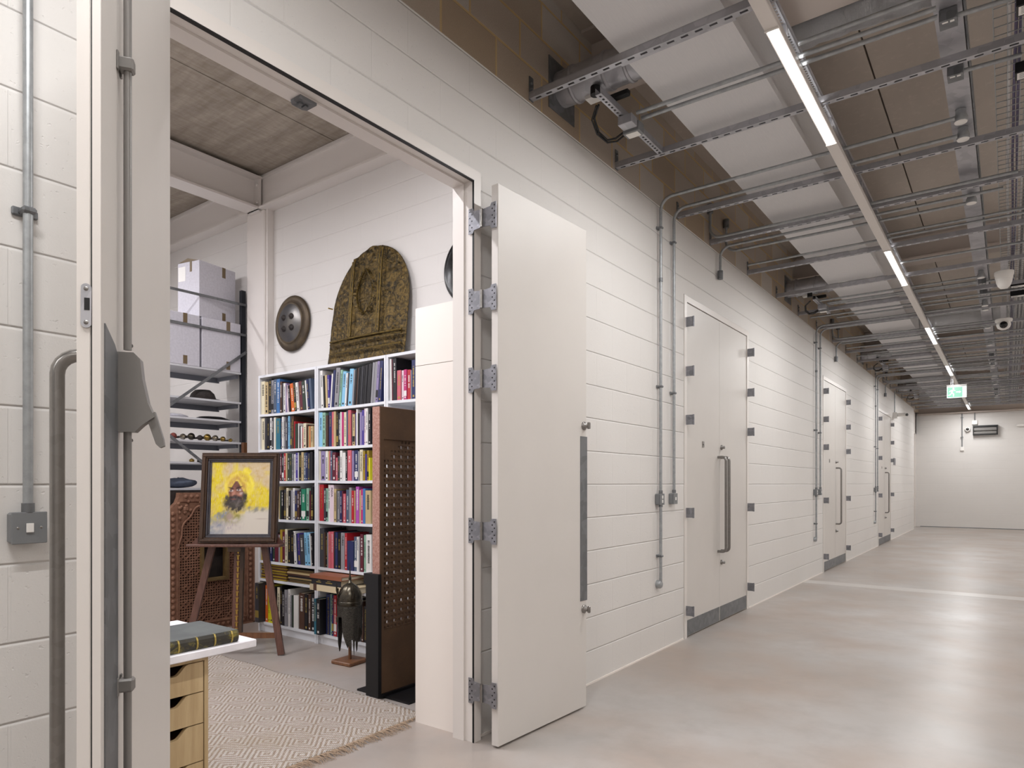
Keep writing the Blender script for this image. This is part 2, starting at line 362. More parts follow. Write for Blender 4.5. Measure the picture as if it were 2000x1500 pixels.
# steel band, column and beam in the room
struct(MB().box(-8.0, WI, 3.80, 3.868, 4.05, 4.385).box(-8.0, WI, 3.74, 3.868, 4.03, 4.05).box(-8.0, WI, 3.78, 3.868, 4.335, 4.35).build('trim_steel_band', M['frame_paint']), 'painted steel channel along the top of the store room wall')
struct(MB().box(-6.10, -5.80, 3.78, 3.868, 0, 4.03, b=.008).box(-5.80, -5.775, 3.8, 3.868, 0, 4.03).build('column', M['frame_paint']), 'painted column at the corner of the store room')
m = MB()
m.box(-6.04, -5.84, -.6, 3.78, 4.03, 4.05).box(-5.945, -5.93, -.6, 3.78, 4.05, 4.33).box(-6.04, -5.84, -.6, 3.78, 4.33, 4.35).box(-6.03, -5.85, 3.755, 3.78, 4.01, 4.36)
for z in (4.10, 4.27):
    for x in (-5.98, -5.88): m.lathe([(.014, 0), (.014, .014), (0, .016)], 8, Matrix.Translation((x, 3.755, z)) @ Matrix.Rotation(pi/2, 4, 'X'))
struct(m.build('beam', M['frame_paint']), 'painted steel beam crossing the store room ceiling')
# transverse beams over the corridor
for k in range(-1, 5):
    y = 3.99+PITCH*k
    m = MB().box(-2.279, 2.59, y-.15, y+.15, 4.05, 4.07).box(-2.279, 2.59, y-.01, y+.01, 4.07, ZS-.02).box(-2.279, 2.59, y-.15, y+.15, ZS-.02, ZS)
    struct(m.build('beam', M['steel_beam']), 'steel beam crossing above the corridor services')
struct(MB().box(-2.3, 2.59, 24.6, 24.85, 3.53, 3.56).box(-2.3, 2.59, 24.78, 24.85, 3.56, 3.95).build('beam', M['steel_beam']), 'dark steel beam above the end wall')
# skirting joint strips
struct(MB().box(WX, WX+.006, 2.78, 5.58, 0, .012).box(WX, WX+.006, 7.42, 11.05, 0, .012).box(WX, WX+.006, 12.93, 16.46, 0, .012).box(WX, WX+.006, 18.46, 23.4, 0, .012).build('baseboard_left', M['offwhite']), 'thin sealant line at the foot of the corridor wall')
struct(MB().box(-2.25, 2.59, 24.84, 24.851, 0, .02).build('baseboard_end', M['grey_box']))
struct(MB().box(WX, 2.59, 9.78, 10.08, 0, .0012).build('trim_floor', simple('floor_joint', '#bcb7b3', .3)), 'pale joint strip across the corridor floor')
# frames
for i, (a, b, h) in enumerate(OPEN):
    m = MB(); xo = WX+.03 if i == 0 else WX+.006; e = .055; fb = WI+.008 if i == 0 else WI-.01
    for y0, y1 in ((a-e, a), (b, b+e)): m.box(fb, xo, y0, y1, 0, h+e)
    m.box(fb, xo, a, b, h, h+e)
    # rebate stop
    st = .010 if i == 0 else .028; xs = WX-.035 if i == 0 else WX-.055
    m.box(fb+.001, xs, a, a+st, 0, h-st); m.box(fb+.001, xs, b-st, b, 0, h-st); m.box(fb+.001, xs, a, b, h-st, h)
    struct(m.build('trim_%d' % (i+1), M['frame_paint']), 'painted frame of the corridor doorway')
    s = MB(); g = .0045   # dark compressible seal in the rebate
    for y0, y1 in ((a+.0005, a+g), (b-g, b-.0005)): s.box(xs+.0, xs+.004, y0, y1, 0, h)
    s.box(xs, xs+.004, a, b, h-g, h-.0005)
    if i == 0: 
        s = MB().box(WX+.012, WX+.0302, a, b, h-.005, h-.001).box(WX+.020, WX+.0302, b-.004, b-.001, 0, h-.005)
    struct(s.build('trim_seal', M['black']), 'dark seal line inside the door frame')
# ---- closed double doors 2..4
def hinge_closed(mb, y, z, sgn):
    """closed parliament hinge: plates stand out from the face"""
    mb.box(WX+.004, WX+.072, y-.0035, y+.0035, z-.043, z+.043)
    mb.tube([(WX+.072, y, z-.045), (WX+.072, y, z+.045)], .008, 10)
HZ = (2.783, 2.35, 1.923, 1.106, .243)
for i in (1, 2, 3):
    a, b, h = OPEN[i]; mid = (a+b)/2
    d = struct(empty('door_%d' % (i+1), (0, 0, 0)), 'closed tall double door of the corridor')
    for y0, y1 in ((a+.003, mid-.002), (mid+.002, b-.003)):
        lf = MB().box(WX-.05, WX-.002, y0, y1, .012, h-.006).build('door_leaf', M['paint'], d)
        MB().box(WX-.0019, WX+.0005, y0+.012, y1-.006, .016, .152).build('kick_plate', M['galv_dark'], lf)
    for s, y in ((1, a-.035), (-1, b+.035)):
        for z in HZ:
            mb = MB(); hinge_closed(mb, y+s*.018, z, s); mb.build('hinge', M['hinge'], d)
    ks = [(mid-.045, 1), (mid+.045, 1)] if i == 1 else [(mid+.05, 1)]
    for y, _ in ks:
        z0, z1 = .70, 1.62; r = .0135; P = [(WX, y, z1)]
        P += [(WX+.045+.035*sin(t*pi/2/5), y, z1-.035+.035*cos(t*pi/2/5)) for t in range(6)]
        P += [(WX+.045+.035*cos(t*pi/2/5), y, z0+.035-.035*sin(t*pi/2/5)) for t in range(6)]+[(WX, y, z0)]
        MB().tube(P, r, 12).build('pull_handle', M['steel'], d)
    for z in (1.72, .585):
        R = Matrix.Translation((WX-.002, mid+.05, z)) @ Matrix.Rotation(pi/2, 4, 'Y')
        MB().lathe([(.024, 0), (.024, .012), (.02, .014), (.014, .014), (.014, .035), (.012, .038), (0, .038)], 16, R).build('lock', M['steel'], d)
    MB().box(WX-.002, WX+.003, mid-.46, mid-.415, 1.70, 1.755, b=.001).lathe([(.008, 0), (.008, .004), (0, .004)], 10, Matrix.Translation((WX+.003, mid-.4375, 1.727)) @ Matrix.Rotation(pi/2, 4, 'Y')).build('lock_plate', M['steel'], d)
# door in the return at the far end
d = struct(empty('door_5', (0, 0, 0)), 'pale door in the far corner')
MB().box(-2.44, -2.40, 23.55, 24.6, .01, 2.95).build('door_leaf', M['paint'], d)
struct(MB().box(-2.46, -2.36, 23.4, 23.55, 0, 3.0).box(-2.46, -2.36, 24.6, 24.85, 0, ZP).box(-2.46, -2.36, 23.4, 24.85, 2.95, ZP).build('trim_5', M['frame_paint']), 'frame of the door in the far corner')
# ================================================================ open leaves
def screws(mb, pts, y, r=.005):
    for x, z in pts: mb.lathe([(r, 0), (r*.8, .0015), (0, .0015)], 8, Matrix.Translation((x, y, z)) @ Matrix.Rotation(pi/2, 4, 'X'))
LH = 2.90
# right leaf: local x runs from the hinge edge to the free edge, +y is the side facing the corridor camera
ang = atan2(3.533-2.706, -2.059+2.096)
leaf = empty('door_leaf', (-2.096, 2.706, 0), ang, 'tall cream door leaf swung back flat against the corridor wall', 'door', 'open leaves of the near doorway')
# camera-facing side is local -y (clockwise of the run)
MB().box(0, .828, 0, .045, .012, LH, b=.002).build('panel', M['paint'], leaf)
mb = MB().box(.76, .835, -.0025, 0, .654, 1.646, b=.001)
pl = mb.build('pull_plate', M['galv_dark'], leaf)
for z in (1.71, .604):
    R = Matrix.Translation((.80, 0, z)) @ Matrix.Rotation(pi/2, 4, 'X')
    MB().lathe([(.026, 0), (.026, .006), (.02, .009), (.013, .01), (.013, .03), (0, .03)], 20, R).box(.792, .808, -.045, -.028, z-.02, z+.02, b=.003).build('thumb_turn', M['steel'], leaf)
# parliament hinges between frame and leaf
def pin(mb, x, y, z, h, r): mb.tube([(x, y, z-h), (x, y, z+h)], r, 10)
fx, fy = WX+.03, 2.703
for z in (2.737, 2.317, 1.904, 1.115, .275):
    h = empty('hinge', (0, 0, 0)); h.parent = leaf; h.matrix_parent_inverse = Matrix.Identity(4)
    h.location = (0, 0, z); inv = Matrix.Rotation(-ang, 4, 'Z') @ Matrix.Translation((2.096, -2.706, -z))
    xa, xb = WX-.002, -2.098; xm = (xa+xb)/2; yy = 2.690
    P = [(xa, -.066), (xa+.03, -.066), (xa+.038, -.05), (xm, -.045), (xb-.038, -.05), (xb-.03, -.066), (xb, -.066), (xb, .066), (xb-.03, .066), (xb-.038, .05), (xm, .045), (xa+.038, .05), (xa+.03, .066), (xa, .066)]
    MB().prism([(x, z+q) for x, q in P], yy, yy+.004, 'y', inv).build('hinge_plate', M['hinge'], h)
    mb = MB().tube([(xm, yy-.004, z-.047), (xm, yy-.004, z+.047)], .0085, 12, True, inv); mb.build('hinge_pin', M['steel'], h)
    mb = MB()
    for x in (xa+.01, xa+.024, xb-.01, xb-.024):
        for q in ((-.05, -.018, .018, .05) if x in (xa+.01, xb-.01) else (-.034, 0, .034)):
            mb.lathe([(.0045, 0), (0, .001)], 8, inv @ Matrix.Translation((x, yy, z+q)) @ Matrix.Rotation(pi/2, 4, 'X'))
    mb.build('screw_heads', M['black_steel'], h)
# left leaf
ang = atan2(.552-1.02, -1.375+2.06)
L = hypot(.552-1.02, -1.375+2.06)
leaf = empty('door_leaf', (-2.06, 1.02, 0), ang, 'tall cream door leaf standing open at left with a vertical bolt rod and lever', 'door', 'open leaves of the near doorway')
def onleaf(s): return L-s
mb = MB().box(0, L, -.04, 0, .012, LH)      # faces: +y = inner side seen by the camera
mb.build('panel', M['paint'], leaf)
MB().box(L, L+.0006, -.017, -.0145, .012, LH).build('edge_seal', M['black'], leaf)
MB().box(L+.0, L+.003, -.0145, -.0005, .012, LH).box(L, L+.002, -.04, -.0185, .012, LH).build('edge_lipping', M['frame_paint'], leaf)
kp = MB(); z0, z1 = 1.652, 1.735
kp.prism([(-.024+.009*cos(t), (z1-.009 if sin(t) > 0 else z0+.009)+.009*sin(t)) for t in [i*pi/8+.001 for i in range(16)]], L+.003, L+.005, 'x')
kpo = kp.build('lock_keep', M['galv'], leaf)
MB().box(L+.0049, L+.0056, -.027, -.018, 1.685, 1.708).build('bolt_hole', M['black'], kpo)
for z in (z0+.01, z1-.01): MB().lathe([(.0042, 0), (.003, .0012), (0, .0012)], 10, Matrix.Translation((L+.005, -.024, z)) @ Matrix.Rotation(pi/2, 4, 'Y')).build('screw', M['steel'], kpo)
MB().prism([(onleaf(.02), .02), (onleaf(.125), .02), (onleaf(.125), 1.625), (onleaf(.10), 1.642), (onleaf(.02), 1.668)], 0, .0025, 'y').build('pull_plate', M['galv_dark'], leaf)
# D handle on the outer face
r = .0135; y = -.04; P = []; z1 = 1.625; z0 = .69; s = onleaf(.15); of = .072; c = .04
P = [(s, y, z1)]+[(s, y-of+c-c*sin(t*pi/10), z1-c+c*cos(t*pi/10)) for t in range(6)]+[(s, y-of+c-c*cos(t*pi/10), z0+c-c*sin(t*pi/10)) for t in range(6)]+[(s, y, z0)]
MB().tube(P, r, 20).build('pull_handle', M['steel'], leaf)
# bolt rod, guides and lever case on the inner face
rod = empty('bolt_rod', (onleaf(.14), .017, 0)); rod.parent = leaf
MB().tube([(0, 0, .03), (0, 0, 1.47)], .0078, 14).tube([(0, 0, 1.64), (0, 0, 2.86)], .0078, 14).build('rod', M['silver_paint'], rod)
for z in (2.235, .94):
    MB().box(-.013, .013, -.017, .013, z-.014, z+.014, b=.004).box(.01, .022, -.017, -.013, z-.02, z+.02, b=.002).box(-.022, -.01, -.017, -.013, z-.02, z+.02, b=.002).build('rod_guide', M['silver_paint'], rod)
mb = MB()
prof = [(-.016, 1.468), (.016, 1.468), (.03, 1.483), (.052, 1.5), (.04, 1.53), (.03, 1.58), (.026, 1.62), (.014, 1.633), (-.016, 1.633)]
mb.prism(prof, -.017, .017, 'x').build('lever_case', M['silver_paint'], rod)
MB().prism([(.036, 1.5), (.052, 1.512), (.068, 1.455), (.070, 1.44), (.062, 1.436), (.054, 1.444)], -.009, .009, 'x').build('lever', M['silver_paint'], rod)
for z in (1.652, 1.452): MB().tube([(-.010, .004, z), (-.016, .004, z)], .004, 8).build('grub_screw', M['steel'], rod)
# latch keep under the door head
lk = MB().prism([(-2.375, 1.67), (-2.31, 1.67), (-2.31, 1.75), (-2.375, 1.75), (-2.387, 1.735), (-2.387, 1.685)], 2.933, 2.944, 'z')
lk.box(-2.365, -2.34, 1.69, 1.705, 2.926, 2.933).box(-2.365, -2.34, 1.715, 1.73, 2.926, 2.933)
tag(lk.build('door_catch', M['galv_dark']), 'small metal catch fixed under the head of the open doorway', 'catch')
# ================================================================ wall conduits
def bend(p0, p1, p2, r, n=6):
    """points of a swept bend at p1"""
    p0, p1, p2 = map(Vector, (p0, p1, p2)); a = (p0-p1).normalized(); b = (p2-p1).normalized()
    c = p1+a*r+b*r; return [tuple(c-a*r*cos(t)-b*r*sin(t)) if False else tuple(p1+a*r*(1-sin(t))+b*r*(1-cos(t))) for t in [i*pi/2/n for i in range(n+1)]]
XC = WX+.032
def saddle(mb, y, z, dy=.032):
    mb.box(WX, WX+.012, y-dy, y+dy, z-.012, z+.012, b=.003).box(WX+.005, XC+.018, y-.018, y+.018, z-.009, z+.009, b=.005)
def switch_box(y, z, parent, rockers=1, wdt=.085, h=.088):
    b = MB().box(WX, WX+.042, y-wdt/2, y+wdt/2, z-h/2, z+h/2, b=.006).build('switch_box', M['grey_box'], parent)
    for q_ in (-.028, .028): MB().lathe([(.004, 0), (.003, .0012), (0, .0012)], 8, Matrix.Translation((WX+.046, y+q_, z)) @ Matrix.Rotation(pi/2, 4, 'Y')).build('screw', M['steel'], b)
    f = MB().box(WX+.042, WX+.046, y-wdt/2-.001, y+wdt/2+.001, z-h/2-.001, z+h/2+.001, b=.002).build('face_plate', M['grey_box'], b)
    for k in range(rockers):
        q = z+(k-(rockers-1)/2)*.034; MB().box(WX+.046, WX+.051, y-.009, y+.009, q-.013, q+.013, b=.001).build('rocker', M['white_plastic'], b)
    return b
ln = empty('light_switch', (0, 0, 0), 0, 'grey metal light switch with a conduit rising beside the open door at left', 'light switch')
mb = MB().tube([(XC, .71, 1.28), (XC, .71, 3.9)], .0125, 14).build('conduit', M['conduit'], ln)
switch_box(.71, 1.235, ln)
mb = MB(); saddle(mb, .71, 2.139); mb.build('saddle_clip', M['galv_dark'], ln)
MB().tube([(XC, .71, 1.279), (XC, .71, 1.305)], .016, 12).build('coupler', M['galv_dark'], ln)
POS = ['left of the first closed door', 'left of the second closed door', 'left of the third closed door']
for k, (ya, yb, yst, yup1, yup2) in enumerate([(5.041, 5.308, 6.43, 6.15, 6.6), (10.48, 10.745, 11.89, 11.6, 12.05), (15.93, 16.2, 17.33, 17.02, 17.5)]):
    dx = [-.24, -.24]
    t = empty('conduit_drop', (0, 0, 0), 0, 'long conduit drop with switch box and low round socket, %s' % POS[k], 'conduit', 'conduit drops on the corridor wall')
    MB().tube([(XC, ya, .57), (XC, ya, 3.52)]+bend((XC, ya, 3.3), (XC, ya, 3.66), (0, ya, 3.66), .1)+[(-.27, ya, 3.66)], .0125, 10).build('conduit', M['conduit'], t)
    switch_box(ya, 1.236, t, 2)
    MB().lathe([(.034, 0), (.034, .03), (.026, .04), (0, .04)], 18, Matrix.Translation((WX, ya, .55)) @ Matrix.Rotation(pi/2, 4, 'Y')).build('round_socket', M['conduit'], t)
    for z in (3.423, 2.144, .778): mb = MB(); saddle(mb, ya, z, .022); mb.build('saddle_clip', M['galv_dark'], t)
    for z in (1.289, 1.185, 3.0): MB().tube([(XC, ya, z-.012), (XC, ya, z+.018)], .0165, 10).build('coupler', M['galv_dark'], t)
    t = empty('conduit_drop', (0, 0, 0), 0, 'shorter conduit drop ending in a switch box, %s' % POS[k], 'conduit', 'conduit drops on the corridor wall')
    MB().tube([(XC, yb, 1.27), (XC, yb, 3.52)]+bend((XC, yb, 3.3), (XC, yb, 3.66), (0, yb, 3.66), .1)+[(-.27, yb, 3.66)], .0125, 10).build('conduit', M['conduit'], t)
    switch_box(yb, 1.236, t, 1)
    for z in (3.38, 2.12): mb = MB(); saddle(mb, yb, z, .022); mb.build('saddle_clip', M['galv_dark'], t)
    MB().tube([(XC, yb, 1.285), (XC, yb, 1.31)], .0165, 10).build('coupler', M['galv_dark'], t)
    # stub with a round fitting
    t = empty('conduit_stub', (0, 0, 0), 0, 'short conduit stub with round fitting above the %s closed door' % ('first', 'second', 'third')[k], 'conduit', 'conduit stubs above the doors')
    MB().tube([(XC, yst, 3.42), (XC, yst, 3.52)]+bend((XC, yst, 3.3), (XC, yst, 3.66), (0, yst, 3.66), .1)+[(-.03, yst+.02, 3.66)], .0125, 10).build('conduit', M['conduit'], t)
    MB().tube([(XC, yst, 3.35), (XC, yst, 3.43)], .026, 12).build('end_fitting', M['galv_dark'], t)
    # elbows rising on the raw blockwork
    for q, (yu, xe) in enumerate(((yup1, .06), (yup2, -.27))):
        t = empty('ceiling_conduit', (0, 0, 0), 0, 'conduit bending from the raw blocks, %s of the pair above the %s closed door' % (('nearer', 'farther')[q], ('first', 'second', 'third')[k]), 'conduit', 'elbowed conduits on the raw blockwork')
        MB().tube([(XC, yu, 3.92), (XC, yu, 3.8)]+bend((XC, yu, 3.9), (XC, yu, 3.66), (0, yu, 3.66), .1)+[(xe, yu+.02, 3.66)], .0125, 10).build('conduit', M['conduit'], t)
        MB().tube([(XC, yu, 3.9), (XC, yu, 3.985)], .028, 12).build('top_fitting', M['galv_dark'], t)
# ================================================================ corridor services
ORD = ['first', 'second', 'third', 'fourth', 'fifth', 'sixth', 'seventh', 'eighth', 'ninth', 'tenth', 'eleventh', 'twelfth', 'thirteenth', 'fourteenth', 'fifteenth', 'sixteenth', 'seventeenth', 'eighteenth', 'nineteenth', 'twentieth', 'twenty-first', 'twenty-second', 'twenty-third', 'twenty-fourth', 'twenty-fifth', 'twenty-sixth', 'twenty-seventh', 'twenty-eighth', 'twenty-ninth', 'thirtieth']
SY = [3.26, 4.34, 5.455, 6.24, 7.38, 8.5, 9.57, 10.62, 11.75, 12.85, 13.95, 15.02, 16.1, 17.15, 18.3, 19.4, 20.5, 21.6, 22.7, 23.8]
def strut_mesh():
    """slotted channel, open side up, along x"""
    mb = MB(); x0, x1 = WX, 2.599; zt, zb, t, hw = .041, 0, .003, .0205
    mb.box(x0, x1, -hw, -hw+t, zb, zt).box(x0, x1, hw-t, hw, zb, zt).box(x0, x1, -hw, -hw+.009, zt-t, zt).box(x0, x1, hw-.009, hw, zt-t, zt)
    # slotted web: two edge strips and bridges
    mb.box(x0, x1, -hw+t, -.0075, 0, t).box(x0, x1, .0075, hw-t, 0, t)
    x = x0
    while x < x1:
        mb.box(x, min(x+.036, x1), -.0075, .0075, 0, t); x += .075
    return mb
proto = None
for i, y in enumerate(SY):
    if proto is None:
        t = empty('ceiling_strut', (0, y, 3.64)); strut_mesh().build('slotted_channel', M['galv'], t)
        MB().box(WX, WX+.006, -.02, .02, -.006, .135).lathe([(.009, 0), (.009, .008), (0, .008)], 6, Matrix.Translation((WX+.006, 0, .1)) @ Matrix.Rotation(pi/2, 4, 'Y')).lathe([(.009, 0), (.009, .008), (0, .008)], 6, Matrix.Translation((WX+.006, 0, .065)) @ Matrix.Rotation(pi/2, 4, 'Y')).build('wall_bracket', M['galv_dark'], t)
        proto = t
    else:
        t = dup(proto); t.location = (0, y, 3.64)
    tag(t, 'slotted steel channel crossing the ceiling, %s from the camera end' % ORD[i], 'strut', 'slotted ceiling struts')
# main insulated duct
d = empty('ventilation_duct', (0, 0, 0), 0, 'long rectangular duct clad in pale insulation left of the corridor lamps', 'duct')
MB().box(-1.712, -1.13, -3, 24.0, 3.722, 4.0).build('duct_body', M['duct'], d)
mb = MB()
for i, y in enumerate(SY[:9]):
    mb.box(-1.60, -1.50, y+.07, y+.12, 3.7205, 3.722).box(-1.3, -1.2, y+.07, y+.12, 3.7205, 3.722)
mb.build('tape_patches', M['label'], d)
for y in [v+.11 for v in SY]:
    MB().box(-1.74, -1.10, y-.012, y+.012, 3.700, 3.7195).build('support_rail', M['galv'], d)
# the duct cladding rests on rails
# perforated cable tray beside the luminaires
mb = MB(); x0, x1, z = -1.002, -.905, 3.7005
mb.box(x0, x0+.0015, -3, 24.2, z, z+.03).box(x1-.0015, x1, -3, 24.2, z, z+.03).box(x0, x0+.03, -3, 24.2, z, z+.0015).box(x1-.012, x1, -3, 24.2, z, z+.0015).box(x0+.045, x1-.027, -3, 24.2, z, z+.0015)
y = 1.5
while y < 15: 
    mb.box(x0+.03, x1-.012, y, y+.012, z+.0002, z+.0012); y += .026
mb.box(x0+.03, x1-.012, -3, 1.5, z+.0002, z+.0012).box(x0+.03, x1-.012, 15, 24.2, z+.0002, z+.0012)
tag(mb.build('cable_tray', M['galv']), 'narrow perforated galvanised tray running above the line of lamps', 'cable tray')
# luminaire run
tr = empty('light_trunking', (0, 0, 0), 0, 'continuous slim white trunking carrying the corridor lamps', 'trunking')
MB().box(-.97, -.902, -6, 24.75, 3.600, 3.638, b=.003).build('trunking_body', M['frame_paint'], tr)
mb = MB()
for y in [v+.3 for v in SY]: mb.box(-.966, -.906, y, y+.03, 3.639, 3.70)
mb.build('hanger_clips', M['galv'], tr)
LY = [-4.45, -.48, 3.41, 7.31, 11.23, 15.08, 18.95, 22.82]
for i, y in enumerate(LY):
    if i == 0:
        p0 = empty('strip_light', (-.936, y, 3.6)); 
        MB().box(-.0225, .0225, 0, 1.38, -.006, -.0005, b=.001).build('diffuser', M['lamp_on'], p0)
        MB().box(-.033, .033, -.012, 0, -.008, -.0005).build('end_cap', M['frame_paint'], p0)
        MB().box(-.033, .033, 1.38, 1.392, -.008, -.0005).build('end_cap', M['frame_paint'], p0)
        area('uplight', (.044, .69, .045), .016, 1.38, UP_W, (1, .975, .95), p0, (pi, 0, 0))  # fill lamp added above the trunking, not part of the fitting
        area('lamp', (0, .69, -.012), .045, 1.38, LAMP_W, (1, .995, .99), p0); t = p0
    else: t = dup(p0); t.location = (-.936, y, 3.6)
    tag(t, 'lit strip lamp in the white trunking, %s along the corridor' % (ORD[i-2]+' visible one' if i > 1 else ('farther behind the camera', 'just behind the camera')[i]), 'strip light', 'strip lights in the corridor trunking')
tr = empty('light_trunking', (0, 0, 0), 0, 'added trunking out of view at the far right, carrying fill lamps', 'trunking')  # second lamp run added out of view to brighten the ceiling
MB().box(1.866, 1.934, -6, 24.75, 3.600, 3.638, b=.003).build('trunking_body', M['frame_paint'], tr)
q0 = None
for i, y in enumerate(LY):
    if q0 is None:
        t = dup(p0); q0 = t
        for ch in t.children:
            if ch.type == 'LIGHT': ch.data = ch.data.copy(); ch.data.energy = (24.0 if 'uplight' not in ch.name else 30.0)
    else: t = dup(q0)
    t.location = (1.9, y, 3.6)
    tag(t, 'added fill lamp in the unseen second run, %s from the near end' % ORD[i], 'strip light', 'added fill lamps of the second run')
# flat solid tray
d = empty('cable_trunking', (0, 0, 0), 0, 'flat galvanised trunking running lengthwise right of the lamps', 'trunking')
MB().box(-.302, -.182, -3, 24.2, 3.722, 3.79).build('trunking_body', M['galv'], d)
MB().box(-.178, -.17, -3, 24.2, 3.735, 3.80).build('side_strip', M['galv_dark'], d)
for o_ in [o for o in COL.objects if o.get('category') == 'strip light' and 'behind the camera' in o['label']]:
    for ch in o_.children:
        if ch.type == 'LIGHT' and 'up' not in ch.name: ch.data = ch.data.copy(); ch.data.energy = LAMP_W*1.55
# round junction discs with conduits
n = 0
for k in range(4):
    for y in (5.08, 5.345, 6.6, 9.05 if k == 0 else 8.1):
        yy = y+PITCH*k
        if yy > 22: continue
        t = empty('junction_box', (-.24, yy, 3.645), 0, 'round galvanised junction box under the flat trunking, %s from the camera' % ORD[n], 'junction box', 'round junction boxes')
        MB().lathe([(.036, 0), (.038, .006), (.038, .03), (.03, .05), (.03, .075)], 18).build('body', M['conduit'], t)
        MB().lathe([(0, -.006), (.034, -.005), (.036, 0)], 18).build('lid', M['white_plastic'], t)
        n += 1
        if y > 8: 
            c = empty('ceiling_conduit', (0, 0, 0), 0, 'thin conduit crossing below the trunking to the %s round junction box' % ORD[n-1], 'conduit', 'crossing conduits')
            MB().tube([(-1.9, yy, 3.66), (-.275, yy, 3.66)], .0115, 8).build('conduit', M['conduit'], c)
n = 0
for k in range(4):
    for y in (3.99, 4.545):
        yy = y+PITCH*k
        t = empty('junction_box', (-.24, yy, 3.66), 0, 'square grey junction box with two labels under the trunking, %s from the camera' % ORD[n], 'junction box', 'square junction boxes')
        MB().box(-.038, .038, -.042, .042, 0, .06, b=.002).build('body', M['galv_dark'], t)
        MB().box(-.025, .0, -.03, -.018, -.001, .0005).box(.008, .026, -.03, -.014, -.001, .0005).build('sticker', M['label'], t)
        MB().tube([(.038, 0, .03), (.30, .02, .03)], .0125, 8).build('conduit', M['conduit'], t); n += 1
# drivers hanging at the right with label plates
for i, (y, x) in enumerate(((4.02, .13), (4.66, .13), (9.6, .12), (10.1, .12))):
    t = empty('ceiling_driver', (x, y, 3.62), 0, 'black control unit with a printed white label at the upper right, %s from the camera' % ORD[i], 'control unit', 'black control units')
    MB().box(-.10, .22, -.05, .045, 0, .06, b=.004).build('case', M['black_steel'], t)
    lb = MB().box(-.09, .2, -.042, .03, -.0015, 0).build('label_plate', M['label'], t)
    mb = MB()
    for r_ in range(5): mb.box(-.08, -.03+.01*(r_ % 2), -.036+r_*.012, -.032+r_*.012, -.002, -.0015)
    for r_ in range(3): mb.box(.03, .11, -.03+r_*.018, -.022+r_*.018, -.002, -.0015)
    mb.build('print', M['grey_box'], lb)
    MB().box(.15, .175, -.03, .01, -.0025, -.0015).build('yellow_mark', M['book_Y'], lb)
# basket tray of wires with cables
t = empty('wire_basket_tray', (0, 0, 0), 0, 'wire mesh basket tray full of cables along the right of the ceiling', 'cable tray')
mb = MB(); x0, x1 = -.062, .42
for i in range(9): x = x0+(x1-x0)*i/8; mb.box(x-.002, x+.002, -2, 24.2, 3.722, 3.726)
mb.box(x0-.002, x0+.002, -2, 24.2, 3.77, 3.774)
y = 2.5
while y < 24.2: mb.box(x0-.002, x1, y-.002, y+.002, 3.7265, 3.7305).box(x0-.002, x0+.002, y-.002, y+.002, 3.7265, 3.774); y += .085
mb.build('mesh', M['conduit'], t)
def cable(name, x, z, r, mat, amp, lab, ph=0):
    random.seed(hash(name) % 99+int(x*1000))
    P = []; y = -2
    while y < 24.2: P.append((x+amp*sin(y*1.7+ph)+random.uniform(-amp, amp)*.4, y, z+random.uniform(0, .006))); y += .45
    tag(MB().tube(P, r, 6).build(name, mat), lab, 'cable', 'cables in the basket tray')
cable('data_cable', .0, 3.745, .011, M['white_cable'], .005, 'thick white cable bundle, leftmost in the wire basket')
cable('data_cable', .03, 3.742, .008, M['purple_cable'], .004, 'purple cable beside the white bundle in the wire basket', 1)
cable('data_cable', .052, 3.742, .008, M['purple_cable'], .004, 'second purple cable from the left in the wire basket', 2)
for i in range(6): cable('power_cable', .085+i*.02, 3.74, .0085, M['grey_cable'] if i % 2 else M['white_cable'], .0004, '%s cable in the middle of the wire basket, %s from the left' % (('pale', 'grey')[i % 2], ORD[i+3]), i)
for i in range(4): cable('power_cable', .225+i*.022, 3.742, .009, M['red_cable'], .0008, 'red cable in the wire basket, %s of the four reds from the left' % ORD[i], i)
tag(MB().box(.305, .35, -2, 24.2, 3.735, 3.75).build('flat_bar', M['galv']), 'flat galvanised bar lying in the wire basket', 'bar')
# foil wrapped flexible ducts crossing over
for i, (y, z, r) in enumerate(((4.265, 4.07, .105), (12.4, 3.95, .13), (17.65, 3.95, .13), (20.95, 3.95, .12))):
    P = []; R = []; x = -1.12
    while x < 1.9: P.append((x, y+.02*sin(x*3), z+.012*sin(x*5))); R.append(r*(1+.03*sin(x*37)+.02*sin(x*71))); x += .03
    tag(MB().tube(P, R, 20).build('flexible_duct', M['foil']), 'crinkled silver foil duct crossing above the corridor, %s from the camera' % ORD[i], 'duct', 'foil ducts')
